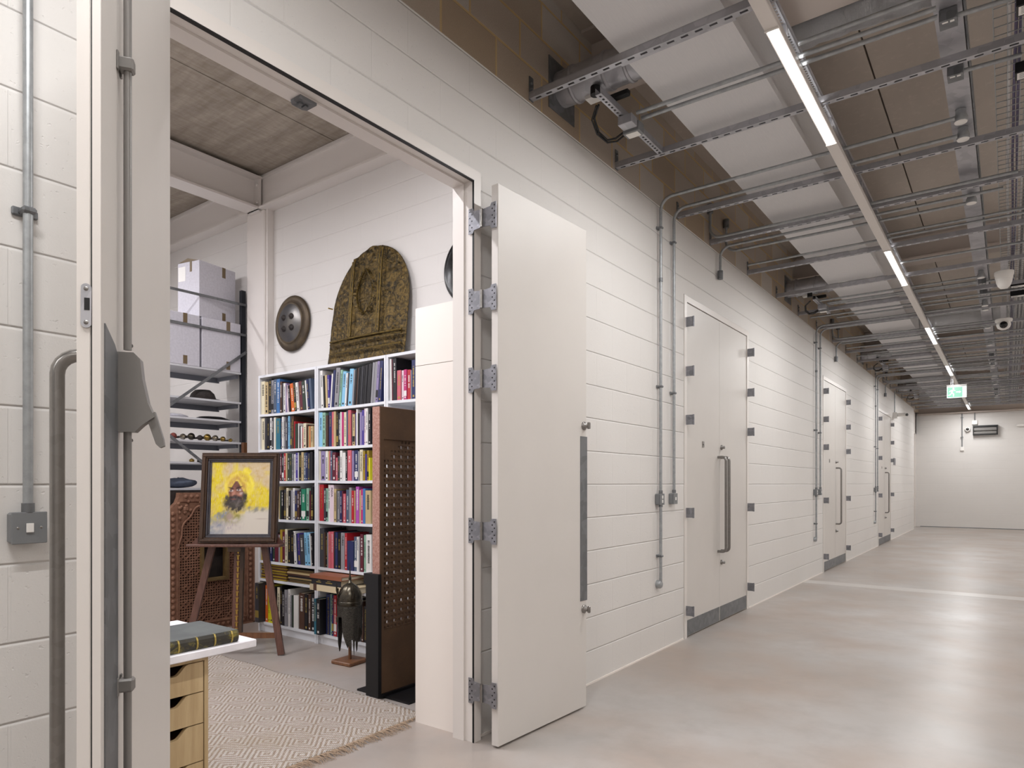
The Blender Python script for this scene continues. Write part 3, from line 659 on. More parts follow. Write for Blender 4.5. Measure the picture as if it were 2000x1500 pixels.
# round branch ducts through the wall with damper actuator
for k in range(4):
    y = 3.6+PITCH*k; z = 3.86; r = .105
    t = empty('branch_duct', (0, y, z), 0, 'round galvanised branch duct entering the raw blocks, %s from the camera' % ORD[k], 'duct', 'branch ducts into the wall')
    RX = Matrix.Rotation(pi/2, 4, 'Y')
    MB().lathe([(r, WX+.006), (r, -1.715)], 28, RX).build('pipe', M['galv'], t)
    MB().box(WX, WX+.006, -.15, .15, -.17, .15).build('wall_plate', M['galv_dark'], t)
    for x in (-2.17, -1.94, -1.80): MB().lathe([(r+.001, x-.012), (r+.008, x-.008), (r+.008, x+.008), (r+.001, x+.012)], 28, RX).build('seam_ring', M['galv'], t)
    MB().box(-2.10, -2.02, -.01, .06, -r-.02, -r+.005).build('sticker', M['label'], t)
    MB().box(-1.99, -1.83, .03, .07, -r-.055, -r-.02, b=.006).tube([(-2.0, -.06, -r-.05), (-2.0, -.06, -r-.0)], .03, 16).build('actuator', M['black'], t)
    s = empty('short_strut', (-1.93, y+.1, 3.643), 0, 'short slotted channel fixed lengthwise beside the %s branch duct' % ORD[k], 'strut', 'short lengthwise struts')
    mb = MB(); y0, y1 = -.25, .62
    mb.box(-.02, -.017, y0, y1, 0, .04).box(.017, .02, y0, y1, 0, .04).box(-.017, -.007, y0, y1, 0, .003).box(.007, .017, y0, y1, 0, .003)
    yy = y0
    while yy < y1-.02: mb.box(-.007, .007, yy, yy+.018, 0, .003); yy += .036
    mb.build('slotted_channel', M['galv'], s)
    b = empty('actuator_box', (-1.9, y+.22, 3.575), 0, 'small grey control box with black cable loop hanging by the %s branch duct' % ORD[k], 'control box', 'actuator control boxes')
    MB().box(-.05, .045, -.09, -.01, .01, .066, b=.003).build('terminal_box', M['galv'], b)
    MB().box(-.062, .05, .0, .075, -.005, .06, b=.004).build('case', M['grey_box'], b)
    MB().box(-.045, .035, .008, .066, -.008, -.0051).build('label_plate', M['label'], b)
    MB().tube([(-.062, .03, .03), (-.12, .02, 0), (-.17, 0, -.005), (-.19, -.08, .02), (-.17, -.17, .06), (-.1, -.24, .09)], .007, 8).tube([(-.062, .045, .02), (-.12, .04, -.01), (-.175, .01, -.015), (-.2, -.08, .01), (-.18, -.18, .05), (-.11, -.25, .085)], .006, 8).build('cable_loop', M['black'], b)
    for q, yc in enumerate((3.79, 3.865)):
        tag(MB().tube([(-1.85, yc+PITCH*k, 3.66), (-.28, yc+.03+PITCH*k, 3.66)], .0125, 8).build('ceiling_conduit', M['conduit']), 'conduit running right from the %s control box, %s of the two' % (ORD[k], ('nearer', 'farther')[q]), 'conduit', 'crossing conduits')
# further crossing conduits and rails
ex = [3.70, 7.02, 7.13, 8.0, 9.9, 10.1, 12.5, 13.2, 13.4, 14.4, 15.5, 17.9, 18.7, 19.0, 19.8, 21.0, 21.9, 22.3, 23.0, 23.4]
for i, y in enumerate(ex):
    x0 = -.88 if y < 3.75 else (-1.9 if i % 2 else -2.2)
    if y in (7.02, 8.0): x0 = -.9
    tag(MB().tube([(x0, y, 3.662), (1.6, y+.02, 3.662)], .0115, 8).build('ceiling_conduit', M['conduit']), 'plain thin conduit crossing the ceiling, %s of the plain ones from the camera' % ORD[i], 'conduit', 'crossing conduits')
# dome cameras
t = empty('dome_camera', (-.035, 8.93, 3.62), 0, 'white domed security camera hanging at the right under the struts, nearer of the two', 'camera')
MB().box(-.03, .03, -.46, .68, .0205, .024).build('mount_bar', M['galv'], t)
MB().lathe([(.088, .02), (.088, -.012), (.083, -.02), (.08, -.05), (.075, -.056)], 32).build('collar', M['white_plastic'], t)
MB().lathe([(.075, -.056), (.071, -.09), (.057, -.13), (.033, -.158), (0, -.165)], 32).build('dome', M['white_plastic'], t)
t = empty('dome_camera', (-.05, 11.5, 3.62), 0, 'white turret security camera with a dark lens, farther of the two', 'camera')
MB().box(-.03, .03, -.9, .28, .0205, .024).build('mount_bar', M['galv'], t)
MB().lathe([(.10, .02), (.10, -.01), (.085, -.02)], 28).lathe([(.078, -.02), (.085, -.06), (.07, -.1), (.03, -.125), (0, -.128)], 28).build('body', M['white_plastic'], t)
MB().lathe([(.046, 0), (.046, .012), (0, .02)], 24, Matrix.Translation((0, -.068, -.068)) @ Matrix.Rotation(radians(115), 4, 'X')).build('lens', M['glass_black'], t)
# exit sign
t = empty('exit_sign', (-.865, 16.8, 3.165), 0, 'illuminated green running man exit sign with a right arrow', 'exit sign')
MB().box(-.172, .172, .0, .03, 0, .235).box(-.18, .18, -.01, .05, .235, .275, b=.004).build('case', M['silver_paint'], t)
MB().box(-.075, -.065, .015, .025, .275, .434).build('hanger', M['galv'], t)
MB().box(-.105, -.095, .015, .025, .275, .434).build('hanger', M['galv'], t)
MB().box(-.172, .172, -.003, 0, 0, .235).build('border', M['sign_glow'], t)
MB().box(-.162, .10, -.0045, -.003, .012, .223).build('green_panel', M['sign_green_glow'], t)
mb = MB()
def px(pts): mb.prism([(x, z) for x, z in pts], -.006, -.0045, 'y')
mb.lathe([(.017, 0), (.017, .001), (0, .001)], 14, Matrix.Translation((-.058, -.005, .193)) @ Matrix.Rotation(pi/2, 4, 'X'))
px([(-.10, .165), (-.065, .172), (-.055, .16), (-.075, .105), (-.1, .1)][::-1]); px([(-.065, .17), (-.03, .14), (-.02, .15), (-.055, .178)]); px([(-.1, .165), (-.135, .14), (-.128, .128), (-.092, .15)])
px([(-.075, .115), (-.045, .085), (-.05, .03), (-.066, .03), (-.064, .075), (-.095, .1)]); px([(-.1, .105), (-.085, .1), (-.105, .06), (-.15, .05), (-.15, .066), (-.118, .075)])
px([(-.012, .11), (.045, .11), (.045, .128), (-.012, .128)]); px([(.045, .095), (.08, .119), (.045, .143)]); mb.build('pictogram', M['sign_glow'], t)
MB().box(.103, .158, -.005, -.003, .025, .21).build('door_symbol', M['sign_glow'], t)
# camera on the wall with its conduit, number plates
t = empty('wall_camera', (0, 0, 0), 0, 'white bullet camera on a conduit high on the left wall beyond the last door', 'camera')
MB().tube([(WX+.03, 18.9, 3.1), (WX+.03, 18.9, 3.66)], .0125, 8).build('conduit', M['conduit'], t)
MB().box(WX, WX+.09, 18.82, 18.98, 2.98, 3.12, b=.006).build('mount', M['white_plastic'], t)
MB().tube([(WX+.09, 18.9, 3.06), (WX+.3, 18.75, 3.04)], .045, 16).build('barrel', M['white_plastic'], t)
MB().tube([(WX+.3, 18.75, 3.04), (WX+.315, 18.74, 3.038)], .035, 16).build('lens', M['glass_black'], t)
t = empty('wall_notice', (0, 0, 0), 0, 'three narrow grey vertical strips on the wall right of the last door', 'notice')
for i in range(3): MB().box(WX, WX+.01, 18.9+i*.13, 18.98+i*.13, 1.83, 2.0).build('strip', M['hinge'], t)
# end wall
YE = 24.85
t = empty('conduit_drop', (0, 0, 0), 0, 'long thin conduit on the end wall with a small box at its foot', 'conduit')
MB().tube([(-1.14, YE-.03, 2.5), (-1.14, YE-.03, 3.6)], .014, 8).build('conduit', M['grey_box'], t)
MB().box(-1.19, -1.09, YE-.05, YE, 2.38, 2.5, b=.006).build('box', M['white_plastic'], t)
for z in (2.8, 3.4): MB().box(-1.17, -1.11, YE-.045, YE, z-.015, z+.015).build('clip', M['grey_box'], t)
t = empty('wall_camera', (-1.0, YE-.01, 3.03), 0, 'small round camera with dark lens on the end wall', 'camera')
RY = Matrix.Rotation(pi/2, 4, 'X')
MB().lathe([(.075, 0), (.075, .05), (.06, .09)], 20, RY).build('body', M['white_plastic'], t); MB().lathe([(.042, .09), (.04, .1), (0, .105)], 18, RY).build('lens', M['glass_black'], t)
t = empty('conduit_drop', (0, 0, 0), 0, 'short conduit on the end wall ending in a white box above the heater', 'conduit')
MB().tube([(-.82, YE-.03, 3.3), (-.82, YE-.03, 3.6)], .014, 8).build('conduit', M['grey_box'], t); MB().box(-.89, -.75, YE-.06, YE, 3.17, 3.3, b=.006).build('box', M['white_plastic'], t)
t = empty('air_heater', (-.555, YE-.14, 2.84), 0, 'black framed silver heater unit mounted on the end wall', 'heater')
MB().box(-.31, .31, 0, .14, .0, .03).box(-.31, .31, 0, .14, .24, .29).box(-.31, -.285, 0, .14, .03, .24).box(.285, .31, 0, .14, .03, .24).build('frame', M['black'], t)
MB().box(-.285, .285, .02, .14, .03, .11, b=.01).box(-.285, .285, .03, .14, .13, .235, b=.01).build('reflector', M['silver_paint'], t)
t = empty('emergency_light', (.3, YE-.06, 3.05), 0, 'white oval emergency light at the right of the end wall', 'light')
MB().box(-.1, .2, 0, .06, 0, .08, b=.02).build('body', M['white_plastic'], t)
ROWS = {
'1A':'C-5606,62,304 T-5543,59,294 K-5483,49,322 G-5433,37,304 S-5395,46,309 B-5348,52,309 X-5295,32,282 D-5262,22,266 W-5239,33,263 V-5205,18,261 I-5178,20,244,-5 K-5148,22,237,-5 O-5121,50,252,-6 K-5065,32,261,-6 W-5028,34,253,-6 M-4988,43,258,-6 F-4941,46,254,-6 W-4890,20,259,-6 N-4865,27,265,-6 S-4833,34,268,-6',
'2A':'W-4680,32,318,-3 K-4646,19,272,-3 T-4622,26,277,-3 U-4595,23,275,-3 W-4565,16,281,5 N-4545,26,308,5 G-4515,52,325,5 A-4459,25,304,5 L-4426,40,287,5 W-4382,20,271,5 D-4360,17,269,5 L-4339,47,299,5 G-4288,18,287,5 K-4266,18,297,5 X-4246,16,299,5 K-4228,17,301,5 K-4209,16,303,5 D-4190,16,306,5 K-4172,16,308,5 K-4153,16,310,5 K-4135,16,312,5 K-4117,19,314,5 K-4095,24,316,5 G-4067,26,321,5 G-4038,27,326,5 V-4008,27,326,5 N-3979,33,331,5',
'3A':'W-3836,16,332,-1 M-3819,10,319,-1 K-3807,38,323,-1 P-3762,41,228 I-3717,21,225 Q-3693,32,229 R-3657,35,225 G-3619,10,219 N-3605,39,293',
'1B':'C-5602,61,303 D-5540,32,300 K-5507,51,293 W-5451,27,295 D-5423,27,298 W-5395,22,301 C-5372,14,300 J-5356,68,279 N-5287,24,280 W-5262,30,293 G-5231,25,286 D-5205,30,285 N-5174,10,279 L-5163,22,310 D-5140,29,290 X-5110,33,288 R-5076,17,241 F-5058,43,217 W-5010,14,219 K-4995,17,196 W-4977,21,191 P-4955,21,176 C-4933,42,214 X-4890,20,199 T-4869,24,185 O-4844,10,184 T-4833,38,183',
'2B':'L-4725,44,295 A-4680,40,288 X-4635,29,264 N-4602,40,296 P-4561,32,302 T-4528,26,291 K-4501,25,285 D-4472,25,275 W-4442,18,282 Q-4423,25,280 C-4394,30,278 S-4361,15,285 P-4342,37,291 D-4301,15,264 T-4285,30,255 U-4254,15,266 W-4238,18,298 K-4219,17,259 V-4198,27,266 U-4170,24,280 I-4142,20,291 W-4121,26,294 K-4091,26,296',
'1C':'X-5282,11,233 M-5270,22,251 K-5247,26,250 G-5220,11,240 R-5208,25,258 T-5182,22,248 F-5155,33,238 F-5121,25,246 G-5095,25,241 W-5065,21,236 U-5043,32,258 W-5008,12,261 K-4992,36,252 T-4955,31,255 S-4919,28,241 N-4890,20,244 D-4869,28,235 K-4840,34,247',
'2C':'C-4735,16,262 V-4718,58,256 W-4656,37,255 T-4615,19,245 P-4595,13,262 S-4581,25,261 M-4555,49,235 P-4505,22,191 D-4482,26,203 W-4452,31,253 W-4420,38,231 K-4378,22,238 P-4352,50,250 V-4298,24,244 N-4269,45,247 G-4219,20,238 C-4195,36,258 H-4155,24,236 U-4130,17,211 H-4112,23,239 Y-4088,17,181',
'1D':'T-5285,14,296 F-5266,18,259 K-5247,30,263 D-5216,29,268 C-5182,33,282 K-5148,33,259 G-5114,33,264 W-5080,29,282 N-5050,35,260 X-5014,29,256 K-4984,24,269 E-4955,60,274 K-4890,6,238 A-4883,35,279 M-4844,17,257 K-4826,31,292',
'2D':'R-4718,58,310 D-4656,30,279 A-4625,22,279 W-4602,23,314 I-4575,49,310 T-4521,32,276 D-4488,12,263 G-4475,28,259 N-4442,25,263 M-4416,15,259 P-4400,31,238 S-4365,34,272 G-4330,31,289 R-4295,31,264 T-4260,12,264 Z-4244,39,297 T-4204,18,269 Q-4182,26,277 B-4155,30,281 T-4124,65,265',
'1E':'H-5593,23,244 K-5565,32,245 K-5532,72,238 N-5451,35,246 F-5411,35,248 M-5372,58,250 G-5309,23,247 H-5285,37,295 M-5247,38,278 C-5208,37,303 K-5167,41,295 K-5121,47,284 W-5065,36,290,-4 N-5025,21,269,-4 U-4999,21,275,-4 D-4973,60,263,-4 L-4908,35,283,-4 L-4869,35,285,-4 W-4830,17,273,-4 K-4810,22,283,-4',
'2E':'D-4728,61,327 X-4666,19,294 K-4646,23,303 G-4622,19,296 P-4602,33,305 P-4568,32,307 K-4531,19,308 N-4511,32,305 K-4478,35,302 G-4439,48,304 R-4387,28,302 N-4355,81,241 S-4273,37,278 W-4232,24,279 G-4207,14,280 M-4192,36,302 A-4149,21,296 W-4124,65,302',
'1G':'D-5614,65,359 O-5544,40,336 Y-5499,31,339 Y-5463,43,343 K-5415,35,333 C-5348,42,335 K-5301,30,353 K-5266,37,301 G-5228,49,323 W-5174,33,332 G-5140,21,280 F-5110,21,283 W-5084,69,288 X-5006,79,314 K-4919,49,312 X-4862,35,317 K-4823,52,322',
'2G':'J-4728,27,299 K-4697,50,299 N-4639,57,340 A-4581,22,344 N-4558,26,342 R-4531,39,341 S-4485,58,334 W-4426,57,277 K-4368,82,326 X-4285,74,313 D-4204,24,278 X-4176,26,285 K-4145,32,289 P-4109,20,296 S-4085,26,291',
}
# ================================================================ store room
from mathutils import noise as NZ
for i, (x, y0, y1) in enumerate(((-3.2, .8, 2.6), (-5.2, .2, 2.0), (-6.9, .2, 2.2))):
    t = empty('room_strip_light', (x, (y0+y1)/2, 4.0), 0, 'strip lamp on the store room ceiling, %s from the doorway' % ORD[i], 'strip light', 'store room strip lights')
    MB().box(-.035, .035, (y0-y1)/2, (y1-y0)/2, 0, .06, b=.004).box(-.01, .01, -.5, -.48, .06, .37).box(-.01, .01, .48, .5, .06, .37).build('body', M['white_plastic'], t)
    MB().box(-.028, .028, (y0-y1)/2+.02, (y1-y0)/2-.02, -.006, -.0005).build('diffuser', M['lamp_on'], t)
    area('lamp', (0, 0, -.02), .056, y1-y0-.04, ROOM_W, (.97, .955, 1), t)
# ---- bookcases
SH = dict(A=2.003, B=1.676, C=1.391, D=1.046, E=.654, F=.488, G=.091)
UX = [(-5.585, -4.735), (-4.73, -3.875), (-3.87, -3.02)]
YB0, YB1 = 3.58, 3.86
NAMES = ['left', 'middle', 'right']
for i, (a, b) in enumerate(UX):
    t = empty('bookcase', ((a+b)/2, (YB0+YB1)/2, 0), 0, 'tall white bookcase full of books, %s of the three standing side by side' % NAMES[i], 'bookcase', 'white bookcases in a row')
    w2 = (b-a)/2; y0, y1 = YB0-(YB0+YB1)/2, YB1-(YB0+YB1)/2; th = .02
    for s in (-1, 1): MB().box(*sorted((s*w2, s*(w2-th))), y0, y1, 0, 2.36).build('side_panel', M['shelf_white'], t)
    MB().box(-w2+th, w2-th, y0, y1, 2.338, 2.36).build('top_panel', M['shelf_white'], t)
    MB().box(-w2+th, w2-th, y1-.006, y1, 0, 2.338).build('back_panel', M['shelf_back'], t)
    MB().box(-w2+th, w2-th, y0+.02, y0+.034, 0, SH['G']-.022).build('plinth', M['shelf_white'], t)
    for k, z in SH.items():
        n = 14; xs = [-w2+th+(2*w2-2*th)*j/n for j in range(n+1)]; sag = (.006 if k in 'ABCD' else .002)
        f = lambda x: -sag*(1-(x/w2)**2)
        mb = MB(); vs = []
        for x in xs: vs += [(x, y0+.002, z-.022+f(x)), (x, y1-.006, z-.022+f(x)), (x, y1-.006, z+f(x)-.0004), (x, y0+.002, z+f(x)-.0004)]
        fs = [(3, 2, 1, 0), tuple(range(n*4, n*4+4))]
        for j in range(n):
            for q in range(4): fs.append((j*4+q, j*4+(q+1) % 4, j*4+4+(q+1) % 4, j*4+4+q))
        mb.add(vs, fs); mb.build('shelf', M['shelf_white'], t)
# ---- books
TITLES = {('2B', 23): 'FESTIVAL OF INDIA', ('2C', 16): 'THE MAHARAJAS', ('2D', 0): 'The Arts of India', ('2D', 4): 'INDIA', ('2E', 9): 'TURKS', ('2E', 4): 'Jewels of the Orient', ('2E', 5): 'Jewels of the Orient', ('1G', 7): 'ARMS AND ARMOUR', ('2G', 2): 'BEYOND EXTRAVAGANCE', ('2G', 12): 'THE MAKING OF THE SWORD', ('2E', 13): 'INSCRIPTIONS'}
SHN = dict(A='top', B='second', C='third', D='fourth', E='fifth', F='sixth', G='bottom')
random.seed(5)
meshcache = {}
def make_book(w, h, d, k, title, rng):
    th = min(.003, w*.2)
    mb = MB().box(0, w, 0, .003, 0, h).box(0, th, .003, d, 0, h).box(w-th, w, .003, d, 0, h)
    o = bpy.data.objects.new('book', mb.mesh('book', M['book_'+k])); COL.objects.link(o)
    MB().box(th+.0002, w-th-.0002, .0035, d-.004, .003, h-.004).build('page_block', M['page'], o)
    light = k in 'WCTLIAYHGV'
    tm = M['book_K'] if light else (M['book_W'] if rng.random() < .6 else M['gold_ink'])
    if title:
        size = min(w*.62, h*.9/len(title)/.62); n = len(title)
        text_part('title', title, size, tm, o, (w/2, -.0012, h*.93), (pi/2, pi/2, 0), .0005, 'LEFT')
    elif w > .018 and rng.random() < .85:
        m_ = MB(); z = h*rng.uniform(.8, .93); end = h*rng.uniform(.2, .6); lw = w*rng.uniform(.28, .5); x = w/2
        while z > end:
            l_ = rng.uniform(.004, .009)
            if rng.random() < .86: q = rng.uniform(.7, 1); m_.box(x-lw/2*q, x+lw/2*q, -.0009, 0, z-l_*.62, z-.0)
            z -= l_
        if rng.random() < .7: m_.box(w*.3, w*.7, -.0009, 0, h*.05, h*.05+w*.4)
        if rng.random() < .18: m_.box(w*.04, w*.96, -.0008, 0, h*.12, h*.30)
        m_.build('title', tm, o)
    return o
for row, s in ROWS.items():
    ui = int(row[0])-1; zz = SH[row[1]]; a, b = UX[ui][0]+.0225, UX[ui][1]-.0225
    E_ = []
    for e in s.split():
        k = e[0]; v = [float(q) for q in e[1:].split(',')]; E_.append([k, v[0]/1000, v[1]/1000, v[2]/1000, v[3] if len(v) > 3 else 0])
    lo, hi = E_[0][1], E_[-1][1]+E_[-1][2]; lo2, hi2 = max(lo, a), min(hi, b); f = (hi2-lo2)/(hi-lo)
    mxw = {}
    for n, (k, x, w_, h_, ln) in enumerate(E_):
        x = lo2+(x-lo)*f; w_ = max(.006, w_*f-.0012)
        up = {'A': 2.334, 'B': 1.975, 'C': 1.648, 'D': 1.363, 'E': 1.018, 'G': .460}[row[1]]
        h_ = min(h_, up-zz-.008); d = random.choice((.19, .2, .21, .22)) if h_ < .3 else .235
        yo = YB0+.012+random.choice((0, 0, .003, .006))
        if row == '1G' and n == 0: yo = YB0-.05
        if row == '2G' and n in (0, 1): yo = YB0-.04
        o = make_book(w_, h_, d, k, TITLES.get((row, n)), random)
        an = radians(ln); dz = w_*sin(an) if an > 0 else 0
        sg = -(.006 if row[1] in 'ABCD' else .002)*(1-((x+w_/2-(UX[ui][0]+UX[ui][1])/2)/.425)**2)
        o.location = (x, yo, zz+max(dz, 0)+sg+.0006); o.rotation_euler = (0, an, 0)
        wd = 'slim' if w_ < .022 else ('thick' if w_ > .045 else 'medium')
        tag(o, '%s %s book%s, %s from left on the %s shelf of the %s bookcase' % (wd, PAL[k][1], ' leaning' if ln else '', ORD[n], SHN[row[1]], NAMES[ui]), 'book', 'books on the %s shelf of the %s bookcase' % (SHN[row[1]], NAMES[ui]))
# lying magazines
for st, (x0, x1, n, thk) in enumerate(((-5.555, -5.17, 11, .0125), (-5.155, -4.765, 8, .0155))):
    z = SH['F']+.0005
    for i in range(n):
        k = 'XK'[i % 2] if st else 'HX'[i % 2]
        j = random.uniform(-.004, .004); z1 = z+thk-.0008
        o = MB().box(x0+j, x1+j, YB0+.015+j, YB0+.245, z, z1)
        c = o.build('magazine', M['book_T'] if (st and i in (2, 5)) else M['book_'+k])
        MB().box(-.17, .17, -.1155, -.1146, .003, .006).build('spine_line', M['gold_ink'], c)
        tag(c, 'dark ochre magazine lying flat, %s up in the %s stack of the left bookcase' % (ORD[i], ('left', 'right')[st]), 'magazine', 'magazines stacked flat in the left bookcase'); z += thk
for (x0, x1, y0, z0, z1, k, lab) in ((-4.62, -4.12, 3.43, .4895, .538, 'T', 'large cream box book lying at the bottom of the three projecting from the shelf'), (-4.61, -4.24, 3.44, .539, .588, 'K', 'black boxed volume lying between the cream and the brown book'), (-4.62, -4.22, 3.43, .589, .620, 'X', 'brown leather book lying on top of the projecting pile')):
    o = MB().box(x0, x1, y0, y0+.3, z0, z0+.004).box(x0, x1, y0, y0+.3, z1-.004, z1).box(x0, x1, y0, y0+.005, z0+.004, z1-.004).build('book', simple('cover_'+k+'_lying', {'T': '#c9b99a', 'K': '#201f26', 'X': '#8a5238'}[k], .5))
    MB().box(-(x1-x0)/2+.004, (x1-x0)/2-.004, -.144, .146, .0042, z1-z0-.0042).build('page_block', M['page'], o)
    if k == 'T': MB().box(-.20, -.16, -.152, -.15, 0, .055).build('spine_label', M['book_X'], o)
    if k == 'K': MB().box(-.12, -.06, -.1515, -.15, .018, .024).box(-.1, -.07, -.1515, -.15, .032, .036).box(.0, .08, -.1515, -.15, .018, .024).box(.02, .06, -.1515, -.15, .032, .036).build('title', M['gold_ink'], o)
    tag(o, lab, 'book')
z = SH['F']+.002
for i in range(8):
    j = random.uniform(-.006, .006)
    o = MB().box(-4.10+j, -3.93+j, YB0+.01+abs(j), YB0+.22, z, z+.0155).build('booklet', M['page'] if i % 3 else M['book_C'])
    tag(o, 'cream booklet in the pile at the right of the middle bookcase, %s from the bottom' % ORD[i], 'booklet', 'cream booklets in a pile'); z += .0162
# ---- white bookcase seen from its side by the door
t = empty('bookcase', (-2.575, 3.12, 0), 0, 'plain cream side of a bookcase standing just inside the doorway at right', 'bookcase')
for z0, z1 in ((0., 2.03), (2.033, 2.36)):
    for y0, y1 in ((-.38, -.36), (.36, .38)): MB().box(-.145, .147, y0, y1, z0, z1).build('side_panel', M['offwhite'], t)
    MB().box(-.145, .147, -.36, .36, z1-.02, z1).box(-.145, .147, -.36, .36, z0+.06, z0+.08).box(.141, .147, -.36, .36, z0+.08, z1-.02).build('case', M['offwhite'], t)
MB().box(-.12, .13, -.36, -.345, 0, .07).build('plinth', M['offwhite'], t)
for z in (.45, .85, 1.25, 1.65): MB().box(-.14, .14, -.36, .36, z, z+.02).build('shelf', M['offwhite'], t)
# ---- brass arch panel standing on the bookcases
LEFT = [(2.362, -4.835), (2.44, -4.832), (2.5, -4.822), (2.754, -4.810), (2.931, -4.782), (3.097, -4.715), (3.217, -4.632), (3.30, -4.54), (3.335, -4.48), (3.355, -4.40), (3.366, -4.33)]
RIGHT = [(2.362, -3.885), (2.5, -3.868), (2.864, -3.855), (3.033, -3.885), (3.15, -3.925), (3.24, -3.99), (3.30, -4.07), (3.34, -4.16), (3.36, -4.24), (3.366, -4.31)]
def interp(tb, z):
    for (a, p), (b, q) in zip(tb, tb[1:]):
        if z <= b: return p+(q-p)*(z-a)/(b-a)
    return tb[-1][1]
NX, NZ_ = 84, 96
def relief(x, z):
    h = 0
    n = NZ.noise(Vector((x*16, z*16, 3)))+.5*NZ.noise(Vector((x*37, z*37, 9)))
    sw = sin(20*hypot(x+4.35, z-2.9)+4*atan2(z-2.9, abs(x+4.35)+.01)+3*n)
    if z > 2.60:
        h += .0045*sw+.003*n
        for rx in (-4.52, -4.17):
            dd = abs(x-rx-.02*(z-2.9)*.3)
            if dd < .03: h = h*.1+.024*(1-dd/.03)
            elif dd < .042: h -= .010
        c = abs(x+4.35); ax = .13*max(0, 1-((z-2.98)/.19)**2)**.5 if 2.79 < z < 3.17 else 0
        if z > 3.0 and z < 3.17: ax = .13*(1-(z-3.0)/.17)**.8
        if abs(c-ax) < .010 and ax > 0: h = .026
    else:
        h += .005*n
        for bz in (2.60, 2.565, 2.485, 2.37):
            if abs(z-bz) < .012: h = .020
        if 2.50 < z < 2.55: h += .007*sin(x*70)
        if 2.38 < z < 2.47: h += .008*abs(sin(x*90))
    return h
vs = []; fs = []; z0, z1 = 2.362, 3.366
for j in range(NZ_+1):
    z = z0+(z1-z0)*(1-(1-j/NZ_)**1.6); kz = max(0, min(.9996, (z-2.88)/.486))
    l_ = interp(LEFT, z) if z < 2.88 else -4.30-.492*sqrt(1-kz**1.6); r_ = interp(RIGHT, z) if z < 2.88 else -4.30+.445*sqrt(1-kz**2.2)
    if j not in (0, NZ_): l_ += .003*NZ.noise(Vector((z*40, 0, 0))); r_ += .003*NZ.noise(Vector((z*40, 5, 0)))
    yb = 3.775+.07*(z-z0)
    for i in range(NX+1):
        x = l_+(r_-l_)*i/NX; e = min(i, NX-i, NZ_-j)/4; e = min(1, e)
        vs.append((x, yb-.02*sin(pi*i/NX)-1.35*relief(x, z)*e, z))
n0 = len(vs)
for j in range(NZ_+1):
    for i in range(NX+1): v = vs[j*(NX+1)+i]; vs.append((v[0], 3.775+.07*(v[2]-z0)+.004-.02*sin(pi*i/NX), v[2]))
W_ = NX+1
for j in range(NZ_):
    for i in range(NX):
        a = j*W_+i; fs.append((a, a+1, a+W_+1, a+W_)); fs.append((n0+a, n0+a+W_, n0+a+W_+1, n0+a+1))
for j in range(NZ_):
    for i in (0, NX): a = j*W_+i; fs.append((a, a+W_, n0+a+W_, n0+a) if i == 0 else (a, n0+a, n0+a+W_, a+W_))
for i in range(NX): fs.append((i, n0+i, n0+i+1, i+1)); a = NZ_*W_+i; fs.append((a, a+1, n0+a+1, n0+a))
arch = MB().add(vs, fs, True).build('embossed_panel', M['brass_relief'])
tag(arch, 'tall arched brass panel with embossed foliage standing on the bookcases against the wall', 'relief panel')
AO = arch.location
def asurf(x, z): 
    l_ = interp(LEFT, z) if z < 2.88 else -4.30-.492*sqrt(1-((z-2.88)/.486)**1.6); r_ = interp(RIGHT, z) if z < 2.88 else -4.30+.445*sqrt(1-((z-2.88)/.486)**2.2)
    return (x-AO[0], 3.775+.07*(z-z0)-.02*sin(pi*(x-l_)/(r_-l_))-.022-AO[1], z-AO[2])
for xx, zt in ((-4.535, 3.27), (-4.505, 3.28), (-4.185, 3.33), (-4.155, 3.32)): MB().tube([asurf(xx, 2.62+(zt-2.62)*i/16) for i in range(17)], .0065, 6).build('rib', M['worn_brass'], arch)
mb = MB()
for i in range(31):
    k = i/30; a_ = .115*sin(pi*k)**.75*(1-.25*k); zz_ = 2.79+.38*k
    for s_ in (-1, 1): mb.lathe([(.008, -.005), (.0085, 0), (.005, .006), (0, .008)], 6, Matrix.Translation(asurf(-4.345+s_*a_, zz_)) @ Matrix.Rotation(pi/2, 4, 'X'))
mb.build('beaded_medallion', M['worn_brass'], arch)
for zz_, r_b in ((2.60, .009), (2.575, .006), (2.49, .008), (2.385, .006)): MB().tube([asurf(-4.785+.89*i/20, zz_) for i in range(21)], r_b, 6).build('band', M['worn_brass'], arch)
MB().box(-.50, -.495, .0, .05, .55, .56).build('wall_tie', M['brass'], arch)
# ---- shields
t = empty('round_shield', (-5.447, 3.868, 2.878), 0, 'round dark steel shield with four bosses hanging left of the arched panel', 'shield')
RY = Matrix.Rotation(pi/2, 4, 'X'); R_ = .262
MB().lathe([(R_, .012), (R_, .02), (R_*.97, .028), (R_*.72, .05), (R_*.5, .066), (R_*.25, .075), (0, .078)], 56, RY).build('bowl', M['shield_steel'], t)
MB().lathe([(R_*1.005, .012), (R_*1.005, .025), (R_*.97, .031), (R_*.74, .0515), (R_*.735, .0475), (R_*.9, .03), (R_*.95, .02)], 56, RY).build('gilded_border', M['dark_shield'], t)
MB().lathe([(R_*.745, .049), (R_*.735, .055), (R_*.72, .053)], 48, RY).build('gold_ring', M['dark_shield'], t)
for sx in (-1, 1):
    for sz in (-1, 1): MB().lathe([(.03, .0), (.028, .012), (.012, .018), (.009, .03), (0, .034)], 18, Matrix.Translation((sx*.058, -.068, sz*.052)) @ RY).build('boss', M['umber'], t)
t = empty('round_shield', (-3.235, 3.868, 2.99), 0, 'black lacquered round shield partly hidden behind the right door jamb', 'shield')
